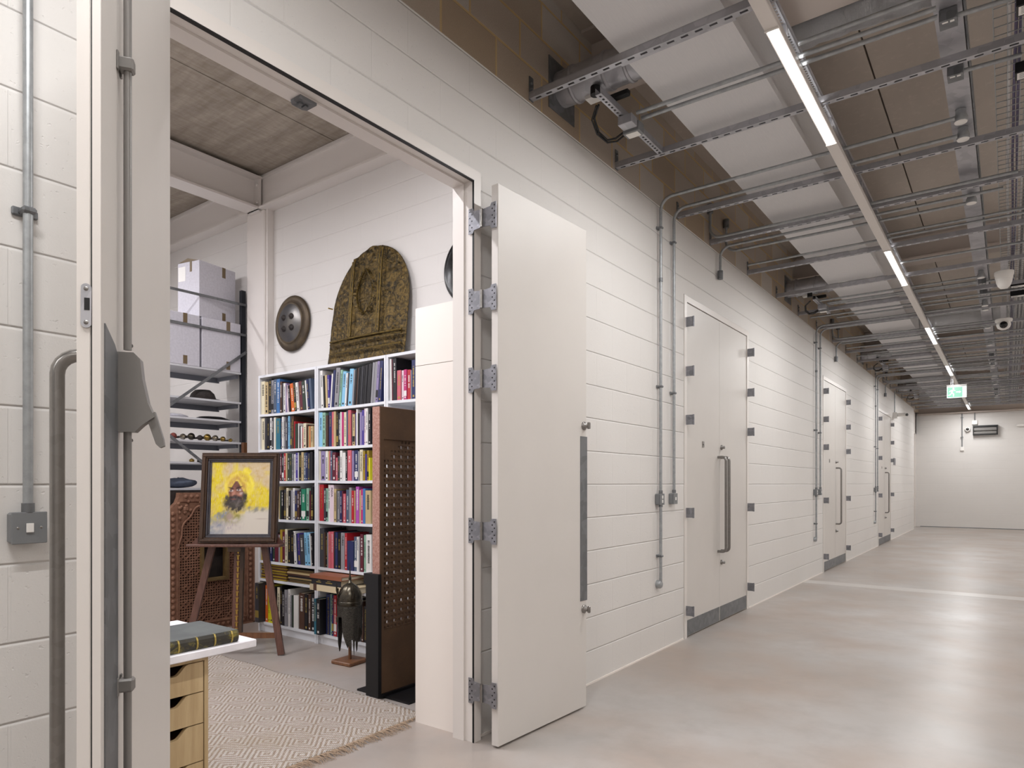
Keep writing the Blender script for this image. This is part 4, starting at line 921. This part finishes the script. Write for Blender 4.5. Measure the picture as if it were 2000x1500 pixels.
R_ = .275; MB().lathe([(R_, .01), (R_*1.01, .02), (R_*.96, .03), (R_*.9, .026), (R_*.6, .06), (0, .08)], 48, RY).build('bowl', M['black_lacquer'], t)
MB().lathe([(.03, .07), (.025, .09), (0, .095)], 16, RY).build('boss', M['brass'], t)
# ---- lattice helper: square tunnels through a slab lying in the plane a,b ; returns solid cell geometry
def lattice(mb, a0, b0, na, nb, p, hole, th, mask, to):
    """to(a,b,t) -> xyz ; cells of pitch p with octagonal holes"""
    for i in range(na):
        for j in range(nb):
            ca, cb = a0+(i+.5)*p, b0+(j+.5)*p; q = p/2
            sq = [(ca-q, cb-q), (ca, cb-q), (ca+q, cb-q), (ca+q, cb), (ca+q, cb+q), (ca, cb+q), (ca-q, cb+q), (ca-q, cb)]
            if not mask(ca, cb):
                mb.add([to(a, b, 0) for a, b in (sq[0], sq[2], sq[4], sq[6])]+[to(a, b, th) for a, b in (sq[0], sq[2], sq[4], sq[6])], [(0, 1, 2, 3), (7, 6, 5, 4)]); continue
            h = hole/2; hc = h*.62
            hl = [(ca-h, cb-hc), (ca, cb-h), (ca+h, cb-hc), (ca+h, cb), (ca+h, cb+hc), (ca, cb+h), (ca-h, cb+hc), (ca-h, cb)]
            vs = [to(a, b, 0) for a, b in sq]+[to(a, b, 0) for a, b in hl]+[to(a, b, th) for a, b in sq]+[to(a, b, th) for a, b in hl]
            fs = []
            for k in range(8):
                l_ = (k+1) % 8; fs += [(k, l_, 8+l_, 8+k), (16+l_, 16+k, 24+k, 24+l_), (8+k, 8+l_, 24+l_, 24+k)]
            mb.add(vs, fs)
# ---- brown stone pierced screen on a black steel foot
t = empty('pierced_screen', (-3.22, 3.135, 0), 0, 'brown stone screen pierced with small holes standing upright in a black steel bracket', 'screen')
y0, y1, X0, X1 = -.235, .235, -.035, .03; p = .0313
ny = 13; yl = -ny*p/2; zl = .425; nz = 39
def to(a, b, t_): return (X1-.012-t_, a, b)
def mk(a, b):
    k = abs(a)/p
    z = (b-zl)/p
    return z < 35 or (z < 37 and k < 4.6) or (k < 2.6 and z < 38) or (k < 1.2)
mb = MB()
for i_ in range(ny):
    for j_ in range(nz): lattice(mb, yl+i_*p, zl+j_*p, 1, 1, p, (.0293 if (i_ % 2 and j_ % 2) else .0205), .0235, mk, to)
# raised ribs every second bar
mb.build('lattice', M['brownstone'], t)
zt = zl+nz*p
mb = MB().box(X0, X1, y0, yl, .02, 1.85).box(X0, X1, -yl, y1, .02, 1.85).box(X0, X1, yl, -yl, zt, 1.85).box(X0, X1, yl, -yl, .02, zl)
mb.build('border', M['brownstone'], t)
MB().box(X0, X1-.001, y0-.006, y0, .02, 1.852).box(X0, X1-.001, y0-.006, y1, 1.85, 1.852).build('cut_edge', M['pinkstone'], t)
MB().box(-.065, .05, y0-.035, y0-.008, .012, .79).box(-.085, -.065, y0-.035, y0+.02, .72, .79).box(-.06, -.038, y0-.008, .2, .012, .06).box(.032, .05, y0-.008, .2, .012, .03).box(-.22, .26, -.21, .28, 0, .012).build('steel_foot', M['black_steel'], t)
# ---- terracotta coloured lattice window
t = empty('lattice_window', (-5.97, 3.36, 0), 0, 'carved reddish lattice window with a small square opening standing behind the easel', 'lattice window')
hw = .42
def to2(a, b, t_): return (-.012-t_, a, b)
p2 = .0242; na = 26; al = -na*p2/2; bl = .085; nb = 46
def inarch(a, b):
    if b < .78: return True
    k = (b-.78)/.40
    if k >= 1: return False
    lim = .315*sqrt(1-k*k)+.010*abs(sin(k*11)); return abs(a) < lim
def win(a, b): return abs(a-.01) < .125 and .455 < b < .82
mb = MB(); 
def solidmask(a, b): return inarch(a, b)
for i in range(na):
    for j in range(nb):
        ca, cb = al+(i+.5)*p2, bl+(j+.5)*p2
        if win(ca, cb): continue
        lattice(mb, ca-p2/2, cb-p2/2, 1, 1, p2, .0165, .014, solidmask, to2)
# diagonal interlace strips over the grid
for i in range(-46, na, 1):
    for j in range(nb):
        ii = i+j
        if 0 <= ii < na and (i % 6 in (0, 2)) and ((j//3) % 2 == 0):
            ca, cb = al+(ii+.5)*p2, bl+(j+.5)*p2
            if inarch(ca, cb) and not win(ca, cb):
                Mx = Matrix.Translation((-.010, ca, cb)) @ Matrix.Rotation(pi/4, 4, 'X'); mb.box(-.004, .003, -.0175, .0175, -.003, .003, Mx)
mb.build('lattice', M['terracotta'], t)
out = [(-hw, 0), (hw, 0), (hw, 1.12), (hw-.03, 1.15), (hw-.075, 1.19), (hw-.095, 1.24), (hw-.10, 1.28), (-hw+.10, 1.28), (-hw+.095, 1.24), (-hw+.075, 1.19), (-hw+.03, 1.15), (-hw, 1.12)]
bt = bl+nb*p2
mb = MB().box(-.06, .0, -hw, al, 0, 1.12).box(-.06, .0, -al, hw, 0, 1.12).box(-.06, .0, al, -al, 0, bl)
mb.prism([(-hw, 1.12), (al, 1.12), (al, bt), (-al, bt), (-al, 1.12), (hw, 1.12), (hw-.03, 1.15), (hw-.075, 1.19), (hw-.095, 1.24), (hw-.10, 1.28), (-hw+.10, 1.28), (-hw+.095, 1.24), (-hw+.075, 1.19), (-hw+.03, 1.15)], -.06, .0, 'x')
mb.build('frame', M['terracotta'], t)
mb = MB()
for s in (-1, 1):
    mb.box(0, .012, *sorted((s*hw, s*(hw-.012))), 0, 1.12).box(0, .012, *sorted((s*(hw-.07), s*(hw-.08))), .03, 1.15)
    z = .05
    while z < 1.1: mb.lathe([(.022, 0), (.02, .006), (.01, .012), (0, .013)], 8, Matrix.Translation((0, s*(hw-.042), z)) @ Matrix.Rotation(pi/2, 4, 'Y')); z += .052
mb.box(0, .012, -hw, hw, 0, .012).box(0, .012, -hw+.08, hw-.08, .07, .08)
for i in range(13): mb.lathe([(.02, 0), (.018, .006), (.01, .012), (0, .013)], 8, Matrix.Translation((0, -.30+i*.05, .042)) @ Matrix.Rotation(pi/2, 4, 'Y'))
for i in range(11): mb.lathe([(.02, 0), (.018, .006), (.008, .013), (0, .014)], 8, Matrix.Translation((0, -.26+i*.052, 1.245)) @ Matrix.Rotation(pi/2, 4, 'Y'))
random.seed(3)
for i in range(230):     # leafy carving in the spandrels
    a = random.uniform(-.33, .33); b = random.uniform(.80, 1.205)
    if inarch(a*.93, b-.02) : continue
    mb.lathe([(.017, 0), (.013, .006), (.004, .011), (0, .011)], 7, Matrix.Translation((0, a, b)) @ Matrix.Rotation(pi/2, 4, 'Y'))
P = []
for i in range(41):
    k = i/40*pi; P.append((.006, -.325*cos(k)*(1+.03*cos(k*12)), .78+.41*sin(k)*(1+.03*cos(k*12))))
mb.tube(P, .009, 6)
mb.build('carved_relief', M['terracotta'], t)
MB().box(-.05, .02, -.125, -.10, .455, .82).box(-.05, .02, .12, .145, .455, .82).box(-.05, .02, -.10, .12, .455, .482).box(-.05, .02, -.10, .12, .795, .82).build('opening_frame', M['wood_trim'], t)
# ---- helmet on its stand
t = empty('steel_helmet', (-4.02, 3.35, 0), radians(4), 'spiked steel helmet with hanging mail on a wooden stand before the bookcases', 'helmet')
st_ = MB().box(-.1, .1, -.1, .1, 0, .028, b=.006).build('stand_base', M['brown_wood'], t)
MB().tube([(0, 0, .028), (0, 0, .48)], .0125, 14).build('stand_pole', M['brown_wood'], t)
MB().lathe([(.094, .44), (.096, .452), (.095, .48), (.088, .525), (.072, .562), (.05, .588), (.025, .604), (.012, .612), (.009, .63), (.0, .632)], 36).build('bowl', M['helmet'], t)
MB().lathe([(.0965, .442), (.098, .445), (.0975, .472), (.0955, .474)], 36).build('gilt_band', M['helmet'], t)
MB().lathe([(.009, .628), (.011, .64), (.006, .66), (.0035, .72), (0, .775)], 10).build('spike', M['helmet'], t)
MB().box(-.105, -.100, -.03, -.02, .33, .56).box(-.112, -.096, -.04, -.012, .30, .345, b=.004).build('nasal_bar', M['helmet'], t)
for a in (radians(200), radians(250), radians(330)): MB().tube([(.09*cos(a), .09*sin(a), .50), (.108*cos(a), .108*sin(a), .56), (.11*cos(a), .11*sin(a), .60)], [.006, .005, .002], 8).build('plume_holder', M['helmet'], t)
vs = []; fs = []; NA = 72; NR = 14
for i in range(NA+1):
    a = 2*pi*i/NA
    deg = (math.degrees(a)) % 360
    # pointed lengths of the mail curtain
    def pt(c, wd, ln): dd = abs((deg-c+180) % 360-180); return ln*max(0, 1-dd/wd)
    L_ = .17+max(pt(198, 30, .21), pt(228, 14, .04), pt(305, 34, .15), pt(318, 10, .21), pt(335, 10, .21), pt(352, 12, .22), pt(90, 70, .14))
    if abs((deg-262+180) % 360-180) < 13: L_ = .09+.0*L_
    for j in range(NR+1):
        k = j/NR; r = .0945+.004*sin(a*9)*k-.006*k; vs.append((r*cos(a), r*sin(a), .447-L_*k))
for i in range(NA):
    for j in range(NR): a = i*(NR+1)+j; fs.append((a, a+1, a+NR+2, a+NR+1))
ml = MB().add(vs, fs, True).build('mail_curtain', M['mail'], t)
sm = ml.modifiers.new('thickness', 'SOLIDIFY'); sm.thickness = .003
# ---- easel and portrait
EA = atan2(969, 1306)
t = empty('easel', (-4.949, 2.99, 0), EA, 'brown wooden artist easel with a brass-studded centre post holding the portrait', 'easel')
def bar(mb, a, b, w_, d_):
    a, b = Vector(a), Vector(b); z = (b-a).normalized(); x = Vector((1, 0, 0)); x = (x-z*x.dot(z)).normalized(); y = z.cross(x)
    Mx = Matrix((x, y, z)).transposed().to_4x4(); Mx.translation = a
    mb.box(-w_/2, w_/2, -d_/2, d_/2, 0, (b-a).length, Mx); return mb
bar(MB(), (.365, -.05, 0.006), (.07, .09, 1.55), .052, .024).build('front_leg', M['easel_wood'], t)
bar(MB(), (-.40, -.05, 0.006), (-.07, .09, 1.55), .052, .024).build('front_leg', M['easel_wood'], t)
bar(MB(), (-.19, .45, 0.004), (.0, .12, 1.5), .045, .024).build('rear_leg', M['easel_wood'], t)
bar(MB(), (.0, -.015, .10), (.0, .075, 1.5), .018, .045).build('post_core', M['brown_wood'], t)
bar(MB(), (-.024, -.02, .10), (-.024, .07, 1.5), .024, .03).build('post_rail', M['easel_wood'], t)
bar(MB(), (.026, -.02, .10), (.026, .07, 1.5), .028, .03).build('post_rail', M['dark_wood'], t)
mb = MB(); z = .13
while z < .83:
    y = -.034+.09*(z-.1)/1.4; mb.box(-.006, .006, y-.006, y+.002, z, z+.026).box(-.012, .012, y-.003, y+.002, z+.028, z+.034); z += .048
mb.build('brass_rack', M['brass'], t)
MB().box(-.39, .34, -.045, -.02, .135, .175).build('stretcher', M['brown_wood'], t)
tr_ = MB().box(-.37, .37, -.10, .02, .862, .882, b=.003).prism([(-.37, .882), (-.32, .882), (-.32, .935)], .0, .018, 'y').prism([(.37, .882), (.32, .935), (.32, .882)], .0, .018, 'y').build('tray', M['easel_wood'], t)
MB().box(-.05, .055, -.075, -.005, .822, .861, b=.002).build('tray_bracket', M['dark_wood'], t)
pc = empty('framed_portrait', (-4.949-.596*-.0+.803*.015, 2.99+.596*.015, .883), EA, 'framed portrait of a bearded man in a yellow turban resting on the easel', 'painting')
TL = Matrix.Rotation(radians(-5), 4, 'X')
wd, ht = .308, .725
def ring(mb, a, b, y0, y1):
    """frame ring between inset a and b"""
    for (p, q) in (((-wd+a, wd-a, a, b), 0), ((-wd+a, wd-a, ht-b, ht-a), 0), ((-wd+a, -wd+b, b, ht-b), 1), ((wd-b, wd-a, b, ht-b), 1)):
        mb.box(p[0], p[1], y0, y1, p[2], p[3], TL, b=min(.004, (b-a)*.3))
mb = MB(); ring(mb, 0, .012, -.05, -.01); ring(mb, .012, .034, -.058, -.01); ring(mb, .034, .046, -.05, -.01); mb.build('outer_frame', M['dark_wood'], pc)
mb = MB(); ring(mb, .046, .062, -.040, -.01); ring(mb, .062, .075, -.034, -.01); mb.build('inner_frame', simple('slate_slip', '#3c3b42', .4, 0, '#4a4649', 20), pc)
# canvas with painted strokes
def fbm(x, y, s, o=0): return NZ.noise(Vector((x*s+o, y*s, o)))+.5*NZ.noise(Vector((x*s*2.1, y*s*2.1, o+7)))
def lerp(a, b, k): k = max(0, min(1, k)); return tuple(a[i]+(b[i]-a[i])*k for i in range(3))
def hx(h): return srgb(h)[:3]
def sstep(a, b, x): x = max(0, min(1, (x-a)/(b-a))); return x*x*(3-2*x)
def ell(u, v, cx, cy, rx, ry, s=.15): d = hypot((u-cx)/rx, (v-cy)/ry); return 1-sstep(1-s, 1+s, d)
def paint(u, v):
    n = fbm(u, v, 5); n2 = fbm(u+v*.6, v-u*.3, 14, 3); n3 = fbm(u*2, v*.6, 30, 5)
    c = lerp(hx('#c8b28c'), hx('#d9c31f'), .5+n*1.1+(.25 if u < .3 else 0)+.5*ell(u, v, .85, .5, .3, .2, .6)-(.5 if v < .12 and u > .45 else 0)-.4*ell(u, v, .9, .15, .3, .2, .5))
    c = lerp(c, hx('#b98f2a'), n2*.7); c = lerp(c, hx('#d6cdbb'), n3*.5)
    # bare paper lower right
    b = (v-.70)-.25*(.62-u)*(1 if u < .62 else .25)-(.0 if u < .6 else -.03)
    c = lerp(c, hx('#c9c1b4'), sstep(-.03, .05, b+.03*n)+(.0))
    # shoulders: blue grey left, olive collar
    sh = sstep(.64, .70, v+.30*(u-.32)+.03*n2)*(1-sstep(.26, .34, u+.25*(v-.8)+.05*n2))
    c = lerp(c, hx('#7e8896'), sh*(.55+.6*n2)); c = lerp(c, hx('#6a7fc0'), sh*ell(u, v, .17, .72, .16, .07, .5)*(.6+n3))
    ol = ell(u, v, .33, .76, .20, .10, .5); c = lerp(c, hx('#8c8640'), ol*(.6+.8*n2)); c = lerp(c, hx('#a08a86'), ell(u, v, .33, .76, .06, .05, .6)*.8)
    c = lerp(c, hx('#8d8a80'), ell(u, v, .75, .66, .22, .04, .6)*(.6+n2))
    c = lerp(c, hx('#a99aa0'), ell(u, v, .3, .88, .22, .08, .7)*max(0, .3+n3)); c = lerp(c, hx('#b3a79c'), ell(u, v, .88, .79, .10, .008, .6)*.9)
    # turban: wrapped cloth, darker folds meeting in a peak over the brow
    tb = max(ell(u+.012*n2, v+.012*n2, .475, .315, .262, .195, .12), ell(u+.02*n2, v, .60, .13, .07, .06, .35))
    if u > .60: tb = max(tb, ell(u, v, .60, .40, .10, .09, .3))
    inner = ell(u, v, .43, .31, .20, .15, .5)
    rr = hypot(u-.66, (v-.50)*1.05) if u < .435 else hypot(u-.22, (v-.50)*1.05)
    fold = .5+.5*sin(62*rr+2.2*n+.9*n2)
    tc = lerp(hx('#e0cb30'), hx('#c59c48'), inner*(.8+.6*n2)); tc = lerp(tc, hx('#ab7f36'), .42*(1-fold)**2*(.35+.65*inner)); tc = lerp(tc, hx('#efe05c'), .35*fold**3)
    tc = lerp(tc, hx('#f0e04a'), .45*ell(u, v, .24, .36, .04, .12, .9)+.5*ell(u, v, .70, .36, .05, .14, .9))
    tc = lerp(tc, hx('#e9dca0'), max(0, n3)*.4)
    c = lerp(c, tc, tb*(1-sstep(.47, .53, v)))
    # face
    peak = .262; side = abs(u-.43)
    lim = (.02+.72*(v-peak)) if v < .42 else .135-.25*(v-.42)
    fa = (1-sstep(lim-.012, lim+.012, side)) if peak < v < .56 else 0
    fc = lerp(hx('#6f4230'), hx('#a26f5a'), .5+1.3*n2+(u-.42)*1.2); fc = lerp(fc, hx('#54302a'), ell(u, v, .435, .315, .08, .045, .6)*.7)
    fc = lerp(fc, hx('#bd8470'), ell(u, v, .385, .435, .028, .05, .7)*.8+ell(u, v, .49, .45, .04, .02, .7)*.6); fc = lerp(fc, hx('#4c2b24'), ell(u, v, .41, .465, .03, .008, .6)*.8)
    c = lerp(c, fc, fa)
    for ex, ey, sx in ((.345, .395, .042), (.475, .385, .048)):
        c = lerp(c, hx('#2d1c1b'), ell(u, v, ex, ey-.032-(.25*(u-ex) if ex > .4 else -.2*(u-ex)), sx*1.25, .011, .5)*.9)
        c = lerp(c, hx('#54302a'), ell(u, v, ex, ey+.002, sx*1.1, .022, .7)*.5)
        c = lerp(c, hx('#d6cac4'), ell(u, v, ex, ey+.004, sx*.8, .012, .5)*.8); c = lerp(c, hx('#1f1619'), ell(u, v, ex-.006, ey+.001, .014, .013, .4)*.95)
    c = lerp(c, hx('#cdbfbb'), ell(u, v, .52, .435, .03, .018, .9)*.6)
    # beard and moustache
    bn = .05*n2+.03*n3
    bd = max(ell(u, v+bn, .405, .575, .19, .105, .25), ell(u, v, .405, .492+.02*abs(u-.405)*4, .165, .024, .5), ell(u+bn*.5, v, .575, .50, .045, .085, .5), ell(u+bn*.5, v, .275, .50, .03, .04, .6))
    bc = lerp(hx('#262021'), hx('#6e6664'), max(0, n2)*.7+.30*ell(u, v, .43, .56, .07, .045, .9)+max(0, n3)*.25); c = lerp(c, bc, bd*.97); c = lerp(c, hx('#7a4a44'), ell(u, v, .39, .516, .045, .009, .5)*.85)
    return c
NU, NV = 110, 138; cw = wd-.075; vs = []; cols = []
for j in range(NV+1):
    for i in range(NU+1):
        u, v = i/NU, 1-j/NV; vs.append((-cw+2*cw*u, -.026, .075+(ht-.15)*(j/NV))); cols.append(paint(u, v)+(1,))
fs = [(j*(NU+1)+i, j*(NU+1)+i+1, (j+1)*(NU+1)+i+1, (j+1)*(NU+1)+i) for j in range(NV) for i in range(NU)]
n0 = len(vs); vs += [(-cw, -.012, .075), (cw, -.012, .075), (cw, -.012, ht-.075), (-cw, -.012, ht-.075)]; fs.append((n0, n0+3, n0+2, n0+1)); cols += [(.3, .25, .2, 1)]*4
mt = NT('pastel_drawing'); at_ = mt.n('ShaderNodeAttribute'); at_.attribute_name = 'pigment'; mt.set(col=at_.outputs['Color'], rough=.7)
cv = MB().add(vs, fs, False, TL).build('canvas', mt.m, pc); ca = cv.data.color_attributes.new('pigment', 'FLOAT_COLOR', 'POINT')
ca.data.foreach_set('color', [q for c in cols for q in c])
# ---- table, drawer unit, large book
t = empty('desk', (-2.745, .85, 0), 0, 'white topped desk just inside the doorway carrying the large old book', 'desk')
MB().box(-.315, .315, -.8, .70, .705, .735, b=.003).build('desk_top', M['table'], t)
for x in (-.28, .28): MB().box(x-.02, x+.02, -.78, -.74, 0, .705).build('leg', M['white_plastic'], t)
t = empty('drawer_unit', (-2.765, 1.18, 0), 0, 'pale wooden unit of five drawers with scooped finger holes under the desk top', 'drawer unit')
MB().box(-.28, .293, -.19, -.175, 0, .70).box(-.28, .293, .175, .19, 0, .70).box(-.28, .293, -.175, .175, .685, .70).box(-.28, -.27, -.175, .175, 0, .685).box(-.28, .27, -.175, .175, 0, .03).build('carcass', M['birch'], t)
zs = [.683, .566, .446, .302, .158, .012]
for i in range(5):
    z1, z0 = zs[i]-.002, zs[i+1]+.002; nw = .075
    P = [(-.172, z0), (.172, z0), (.172, z1)]+[(.115-.05*k/6, z1-.036*sstep(0, 1, k/6)) for k in range(7)]+[(-.065-.05*k/6, z1-.036+.036*sstep(0, 1, k/6)) for k in range(7)]+[(-.172, z1)]
    d = MB().prism(P, .272, .290, 'x').build('drawer', M['birch'], t)
    MB().box(-.25, .271, -.168, .168, z0, z1-.05).build('drawer_box', M['brown_wood'], d)
t = empty('large_book', (-2.593, 1.27, .7352), 0, 'large old book with dark cover and gilt decorated leather spine lying on the desk', 'book')
MB().box(-.142, .14, -.21, .21, 0, .004).box(-.142, .14, -.21, .21, .044, .048).build('boards', M['cloth_grey'], t)
MB().box(-.138, .135, -.204, .204, .0042, .0438).build('page_block', M['page'], t)
sp = MB(); sp.prism([(.132, -.0003), (.142, .002), (.147, .012), (.149, .024), (.147, .036), (.142, .046), (.132, .0483)], -.211, .211, 'y')
# prism in (x,z) along y
spo = sp.build('spine', M['leather'], t)
for y in (-.17, -.1, -.03, .04, .11, .18): MB().prism([(.1325, -.0002), (.143, .002), (.1495, .012), (.1515, .024), (.1495, .036), (.143, .0465), (.1325, .0485)], y, y+.006, 'y').build('raised_band', M['gold_ink'], spo)
# ---- rug
t = empty('woven_rug', (-3.87, 2.15, 0), 0, 'cream and beige woven rug with diamond pattern and fringed end by the doorway', 'rug')
vs = []; nx, ny = 110, 70; x0, x1, y0, y1 = -1.12, 1.12, -.72, .715
def edge(x): return .012*sin(x*4.3+.6)+.012*sin(x*9+1)
for j in range(ny+1):
    for i in range(nx+1):
        x = x0+(x1-x0)*i/nx; yy = y0+(y1-y0)*j/ny; fr = j/ny
        vs.append((x+(.008*sin(yy*9) if i == nx else 0), yy+edge(x)*fr**3, .0125+.003*NZ.noise(Vector((x*3, yy*3, 0)))+.0012*NZ.noise(Vector((x*60, yy*60, 0)))))
fs = [(j*(nx+1)+i, j*(nx+1)+i+1, (j+1)*(nx+1)+i+1, (j+1)*(nx+1)+i) for j in range(ny) for i in range(nx)]
rim = [i for i in range(nx+1)]+[j*(nx+1)+nx for j in range(1, ny+1)]+[ny*(nx+1)+i for i in range(nx-1, -1, -1)]+[j*(nx+1) for j in range(ny-1, 0, -1)]
n0 = len(vs); vs += [(vs[i][0], vs[i][1], .001) for i in rim]; nr = len(rim)
fs += [(rim[k], n0+k, n0+(k+1) % nr, rim[(k+1) % nr]) for k in range(nr)]
MB().add(vs, fs, True).build('weave', M['rug'], t)
random.seed(11); mb = MB(); y = y0
while y < y1+.01:
    for q in range(2):
        a = random.uniform(-.5, .5); l_ = random.uniform(.05, .10) if y < .52 else .02; yy = y+random.uniform(-.004, .004)
        mb.tube([(x1-.004, yy, .011), (x1+l_*.5, yy+.01*a, .011+random.uniform(0, .006)), (x1+l_*cos(a), yy+l_*sin(a), .003)], [.0022, .0016, .0007], 4, False)
    y += .0085
tag(mb.build('fringe', M['fringe'], t), None, kind='stuff')
# ---- rack
t = empty('storage_rack', (-6.43, 3.0, 0), 0, 'tall grey shelving rack with dark uprights in the corner behind the easel', 'rack')
RZ = (2.478, 2.18, 1.99, 1.777, 1.568, 1.32, .9, .45)
for y in (-1.17, .835-.02):
    for x in (.20,): MB().box(x-.022, x+.022, y-.022, y+.022, 0, 3.313).build('upright', M['dark_rack'], t)
for z in RZ:
    s_ = MB().box(-.21, .222, -1.14, .785, z-.018, z).build('shelf', M['rack_shelf'], t)
    MB().box(-.205, -.185, -1.14, .785, z-.07, z-.0185).box(-.18, .17, .76, .785, z-.055, z-.0185).box(-.18, .17, -.25, -.23, z-.04, z-.0185).build('shelf_beam', M['rack_beam'], s_)
for z in (3.165, 2.86): MB().box(.232, .240, -1.17, .84, z-.012, z+.012).build('front_rail', M['galv_dark'], t)
bar(MB(), (.236, .83, 2.69), (.236, -.55, 1.60), .008, .026).build('brace', M['galv_dark'], t)
bar(MB(), (.236, -.1, 1.93), (.236, .83, 1.22), .008, .026).build('brace', M['galv_dark'], t)
tag(MB().box(-6.08, -6.06, 2.62, 3.72, 0, 1.30).build('shade_board', M['umber']), 'added dark board standing in for the shaded rack behind the carved lattice window', 'board')  # dark sheet added for the shade behind the lattice holes
tag(MB().box(-6.19, -6.15, 3.775, 3.825, 0, 1.775, b=.003).build('wooden_post', M['brown_wood']), 'brown wooden post standing in front of the dark rack upright', 'post')
def carton(x, y, z, sx, sy, sz, rz, lab):
    t = empty('archive_box', (x, y, z), rz, lab, 'box', 'pale archive boxes on the rack')
    MB().box(-sx, 0, 0, sy, 0, sz, b=.003).build('carton', M['carton'], t)
    yy = sy*.62
    MB().box(.0005, .0015, yy, yy+.04, sz-.10, sz+.0015).box(-.05, .0005, yy, yy+.04, sz+.0005, sz+.0015).build('tape', M['tape'], t)
    MB().box(.0005, .0015, yy, yy+.04, .01, .09).build('tape', M['tape'], t)
    return t
carton(-6.205, 2.93, 2.4785, .38, .425, .485, 0, 'pale archive box at the left of the two on the rack shelf')
carton(-6.205, 3.378, 2.4785, .38, .40, .485, 0, 'pale archive box at the right of the two on the rack shelf')
t = carton(-6.215, 3.355, 2.966, .30, .43, .54, radians(11), 'pale archive box turned askew on top of the two others')
MB().box(-.13, -.10, -.0015, -.0005, .44, .538).build('tape', M['tape'], t)
MB().box(-.29, -.19, -.0012, -.0005, .36, .50).build('paper_label', M['label'], t)
MB().prism([(-.29, .541), (-.02, .541), (-.16, .575)], 0, .004, 'y').build('open_flap', M['tape'], t)
tag(MB().lathe([(.20, .0), (.19, .008), (.14, .02), (.12, .07), (.08, .105), (.0, .115)], 28, Matrix.Translation((-6.42, 3.50, 2.1815)) @ Matrix.Scale(.85, 4, (0, 1, 0))).build('leather_hat', M['umber']), 'dark brimmed leather headpiece on the second rack shelf', 'hat')
tag(MB().lathe([(.19, .0), (.19, .006), (.12, .035), (.0, .045)], 32, Matrix.Translation((-6.42, 3.59, 1.9915))).build('low_shield', M['black_lacquer']), 'low black disc lying on the third rack shelf', 'shield')
mb = MB(); mb.lathe([(.0, 0), (.08, .0), (.1, .015), (.07, .032), (0, .036)], 20, Matrix.Translation((-6.36, 3.16, 1.9915)) @ Matrix.Scale(1.6, 4, (0, 1, 0))); tag(mb.build('cloth_bag', M['carton']), 'pale folded cloth lying left of the black disc on the rack', 'cloth')
for i, (y, r, mt_) in enumerate(((3.13, .030, 'red_velvet'), (3.22, .028, 'copper_pommel'), (3.30, .034, 'helmet'), (3.385, .026, 'umber'), (3.46, .034, 'gold_pommel'), (3.54, .03, 'copper_pommel'), (3.62, .026, 'gold_pommel'), (3.70, .018, 'brass'))):
    c = empty('sword_hilt', (-6.26, y, 1.7785+r), 0, '%s sword pommel pointing out of the rack, %s from the left' % ({'red_velvet': 'red wrapped', 'copper_pommel': 'silvery', 'helmet': 'dark steel', 'umber': 'dark brown', 'gold_pommel': 'gilt', 'brass': 'small brass'}[mt_], ORD[i]), 'sword', 'sword hilts on the rack')
    RR = Matrix.Rotation(pi/2, 4, 'Y')
    MB().lathe([(0, .03), (r*.35, .028), (r*.4, .018), (r*.98, .008), (r, 0), (r*.9, -.012), (r*.4, -.018), (r*.4, -.02)], 16, RR).build('pommel', M[mt_], c)
    MB().tube([(-.018, 0, 0), (-.14, 0, 0)], r*.4, 10).build('grip', M['umber'], c)
for i, y in enumerate((3.30, 3.38, 3.43)):
    tag(MB().lathe([(0, 0), (.022+.004*i, .002), (.024, .02), (.01, .03), (0, .034)], 14, Matrix.Translation((-6.25, y, 1.5688))).build('small_ornament', M[('gold_pommel', 'umber', 'brass')[i]]), 'small %s ornament on the fifth rack shelf' % ('gilt', 'dark', 'brass')[i], 'ornament')
mb = MB(); vs = []; 
for i in range(13):
    for j in range(24):
        k = i/12*pi; a = j/24*2*pi; r = 1+.22*NZ.noise(Vector((cos(a)*1.8, sin(a)*1.8, i*.4))); vs.append((-6.38+.12*sin(k)*cos(a)*r, 3.23+.18*sin(k)*sin(a)*r, 1.3205+.055*(1-cos(k))*r*.85))
fs = [(i*24+j, i*24+(j+1) % 24, (i+1)*24+(j+1) % 24, (i+1)*24+j) for i in range(12) for j in range(24)]
tag(MB().add(vs, fs, True).build('cloth_bundle', M['blue_cloth']), 'slate blue cloth bundle on the lowest visible rack shelf', 'cloth')
